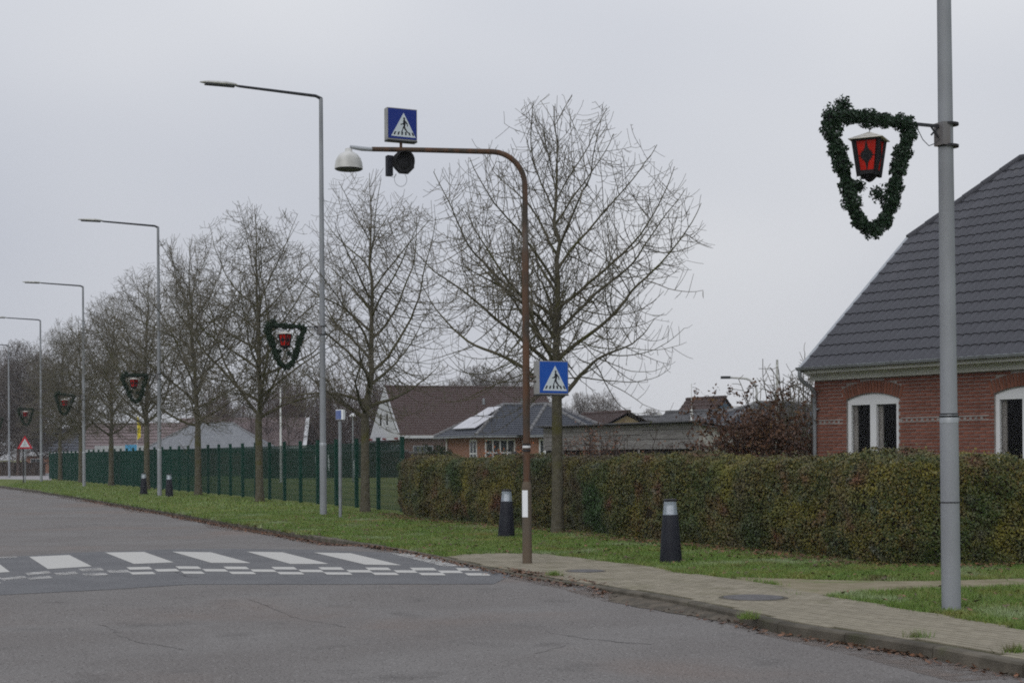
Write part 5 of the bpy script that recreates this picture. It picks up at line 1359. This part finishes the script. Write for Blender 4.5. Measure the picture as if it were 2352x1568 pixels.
for i in range(40):
    x = p0.x + (p1.x - p0.x) * i / 39; g.v += [(x, 150, 0), (x, 150 + random.uniform(-.2, .2), 1.3 + random.uniform(-.12, .12)), (x, 151.4, 1.3 + random.uniform(-.12, .12))]
for i in range(39): g.face([3 * i, 3 * i + 3, 3 * i + 4, 3 * i + 1]); g.face([3 * i + 1, 3 * i + 4, 3 * i + 5, 3 * i + 2])
tag(g.build('low_hedge', MT['far_hedge']), 'low dark leafless hedge across the side road at the far left', 'hedge')
# yellow flag, white flagpole, small lamps
p = DY(315, 1020, 120); t = thing('yellow_flag', (p.x, p.y, 0), 'tall narrow yellow beach flag seen between the trunks at the left', 'flag')
g = MB(); g.tube([(0, 0, 0), (0, 0, 4.9)], .02, 6); g.build('pole', MT['window_white'], t); g = MB(); g.prism([(0, 0, 3.1), (.28, 0, 3.3), (.3, 0, 4.3), (.12, 0, 4.9), (0, 0, 4.95)], (0, .01, 0)); g.build('cloth', MT['yellow_paint'], t)
p = DY(644, 893, 100); t = thing('flagpole', (p.x, p.y, 0), 'thin white flagpole in front of the pale pinkish roof', 'flagpole')
g = MB(); g.smooth = True; g.tube([(0, 0, 0), (0, 0, p.z)], [.09, .045], 8); g.build('pole', MT['window_white'], t); g = MB(); g.lathe([(.03, p.z), (.06, p.z + .05), (.02, p.z + .1)], 8); g.build('knob', MT['window_white'], t)
p = DY(1785, 830, 60); t = thing('flagpole', (p.x, p.y, 0), 'pale flagpole against the sky left of the brick house', 'flagpole')
g = MB(); g.smooth = True; g.tube([(0, 0, 0), (0, 0, p.z)], [.09, .05], 8); g.build('pole', MT['dome_white'], t); g = MB(); g.lathe([(.03, p.z), (.055, p.z + .05), (.02, p.z + .09)], 8); g.build('knob', MT['dome_white'], t)
p = DY(1588, 880, 85); t = thing('flagpole', (p.x, p.y, 0), 'small white pole in front of the blue gable house', 'flagpole')
g = MB(); g.smooth = True; g.tube([(0, 0, 0), (0, 0, 4.2)], .07, 8); g.build('pole', MT['window_white'], t); g = MB(); g.tube([(0, 0, 4.2), (0, 0, p.z)], .015, 5); g.build('mast', MT['dome_white'], t)
p = DY(810, 955, 100); t = thing('yard_lamp', (p.x, p.y, 0), 'small white topped yard lamp left of the white gable', 'lamp')
g = MB(); g.smooth = True; g.tube([(0, 0, 0), (0, 0, p.z)], .045, 8); g.build('pole', MT['gutter_grey'], t); g = MB(); g.smooth = True; g.lathe([(.2, p.z - .02), (.19, p.z + .08), (.1, p.z + .16), (.03, p.z + .18)], 12); g.build('shade', MT['window_white'], t)
def bent_lamp(px, ytop, Y, L_, label):
    p = DY(px, ytop, Y); t = thing('bent_street_lamp', (p.x, p.y, 0), label, 'street lamp', 0, 'curved street lamps far off'); H = p.z
    g = MB(); g.smooth = True; g.tube([(0, 0, 0), (0, 0, H - .8)] + [(-.6 + .6 * math.cos(a), 0, H - .6 + .6 * math.sin(a)) for a in [PI / 2 * k_ / 6 for k_ in range(7)]] + [(-L_, 0, H + .03)], [.07, .055] + [.05] * 7 + [.04], 8); g.build('pole', MT['dome_white'], t)
    g = MB(); g.box(-L_ - .4, -L_, -.1, .1, H - .02, H + .09); g.build('lamp_head', MT['dark_metal'], t)
bent_lamp(1738, 868, 66, 1.15, 'pale curved street lamp showing above the brown bush'); bent_lamp(1526, 950, 140, .7, 'tiny curved street lamp above the shed left of the blue gable')

# brown timber screen fence on the far side of the lawn
bs = thing('timber_screen', (DY(560, 1095, 121).x, 121, 0), 'dark brown timber screen with pale capping across the lawn behind the fence', 'fence')
xx = 0; seg = [(560, 745, 2.16), (745, 938, 2.07), (938, 1040, 1.95)]
for a_, b_2, h in seg:
    x0 = (a_ - 560) / FPX * 121; x1 = (b_2 - 560) / FPX * 121
    n_ = max(1, round((x1 - x0) / 1.6))
    for i in range(n_):
        q0 = x0 + (x1 - x0) * i / n_; q1 = x0 + (x1 - x0) * (i + 1) / n_
        MB().box(q0 + .01, q1 - .01, 0, .06, .0, h).build('panel', MT['dark_board'], bs); MB().box(q0 + .005, q1 - .005, -.04, .1, h + .002, h + .12).build('cap', MT['eternit'], bs)

# ------------------------------------------------------------------ shrubs
def shrub(name, loc, H, W_, stems, nleaf, leafm, size, label, twig='twig_dark', lean=(0, 0), tw=.006, z0=0., cat='shrub', branch=True):
    t = thing(name, loc, label, cat); g = MB(); rs = random.Random(int(abs(loc[0] * 100) + loc[1] * 7)); tips = []
    for i in range(stems):
        a = rs.uniform(0, 2 * PI); r = W_ * .25 * rs.random()
        st = Vector((math.cos(a) * r, math.sin(a) * r, 0)); d = Vector((math.cos(a) * W_ * .55 * rs.random() + lean[0] * H, math.sin(a) * W_ * .5 * rs.random() + lean[1] * H, H * rs.uniform(.8, 1.1)))
        L_ = d.length * rs.uniform(.7, 1.02); P_, R_ = grow(rs, st, d, L_, .15, .016, tw, .05, .06); g.tube(P_, R_, 4, False)
        for j in range(3, len(P_)):
            if P_[j].z > z0: tips.append(P_[j])
            if branch and rs.random() < .6:
                dd = perp_dir(rs, P_[j] - P_[j - 1], .7, .1); Q_, S_ = grow(rs, P_[j], dd, rs.uniform(.25, .7), .12, tw * 1.1, tw * .8, .3, .08); g.tube(Q_, S_, 3, False); tips += [q for q in Q_[1:] if q.z > z0]
    g.build('stems', MT[twig], t)
    if nleaf:
        tp = np.array([tuple(q) for q in tips]); idx = RNG.integers(0, len(tp), nleaf); P_ = tp[idx] + RNG.normal(0, .045, (nleaf, 3))
        link('leaves', leaf_mesh('leaves', P_, size, MT[leafm], None, 1, .6), t)['kind'] = 'stuff'
    return t
p = DY(1768, 1040, 31.5); shrub('brown_bush', (p.x + .0, 31.5 + .6, 0), 2.85, 2.2, 80, 17000, 'brown_leaf', .04, 'dense bush of withered brown leaves left of the brick house corner', lean=(-.04, 0))
p = DY(1718, 1040, 31.0); shrub('brown_bush', (p.x, 32.2, 0), 2.2, 1.4, 40, 6500, 'brown_leaf', .04, 'lower brown leaved bush in front of the white shed end', lean=(-.04, 0))
p = DY(1838, 1040, 38); shrub('bare_shrub', (p.x + .15, 38, 0), 4.1, 2.4, 110, 0, 'brown_leaf', .03, 'tall leafless shrub rising between the brown bush and the house gutter', 'twig', lean=(-.03, 0), tw=.0085)
for px, Y, H, nl_, m_, lb in ((1345, 42, 2.55, 1100, 'rust_leaf', 'thin rust leaved shrub at the left end of the shed'), (1408, 41, 2.45, 700, 'rust_leaf', 'twiggy shrub with few red leaves in front of the shed boards'),
                              (1470, 40, 2.2, 250, 'green_leaf', 'thin shrub with a few green leaves before the shed'), (1540, 38, 2.05, 600, 'rust_leaf', 'low twiggy shrub before the right half of the shed'), (1595, 37, 2.0, 600, 'rust_leaf', 'low twiggy shrub by the shed corner post')):
    p = DY(px, 1040, Y); shrub('young_shrub', (p.x, Y, 0), H, 1.1, 20, nl_, m_, .032, lb, 'twig_dark', tw=.008)
p = DY(980, 1040, 80); shrub('yellow_shrub', (p.x, 80, 0), 2.3, 1.6, 16, 700, 'green_leaf', .06, 'small yellowish green shrub above the left end of the hedge')
p = DY(1011, 1040, 74); shrub('dark_shrub', (p.x, 74, 0), 2.4, 1.1, 24, 2600, 'conifer_dark', .06, 'small round dark evergreen shrub by the bungalow downpipe')
p = DY(1130, 1040, 50)
shrub('orange_shrub', (p.x, 50, 0), 2.1, 1.6, 26, 900, 'orange_leaf', .035, 'low shrub with bright orange leaves just above the hedge top')
p = DY(1235, 1040, 44); shrub('bare_bush', (p.x - .8, 46, 0), 2.3, 1.5, 18, 0, 'brown_leaf', .03, 'leafless twigs above the hedge in front of the bungalow', 'twig')

# haze: the damp grey air of the day
hz_ = MB(); hz_.box(-420, 420, -30, 420, -1.4, 16); hm = bpy.data.materials.new('haze_air'); hm.use_nodes = True; t = hm.node_tree
t.nodes.remove(t.nodes['Principled BSDF']); pv_ = t.nodes.new('ShaderNodeVolumePrincipled'); pv_.inputs['Color'].default_value = (.93, .95, 1, 1); pv_.inputs['Density'].default_value = .00035
t.links.new(pv_.outputs[0], t.nodes['Material Output'].inputs['Volume'])
HAZE = True
if HAZE: tag(hz_.build('haze', hm), 'thin grey damp haze over the whole street', 'haze', kind='stuff')
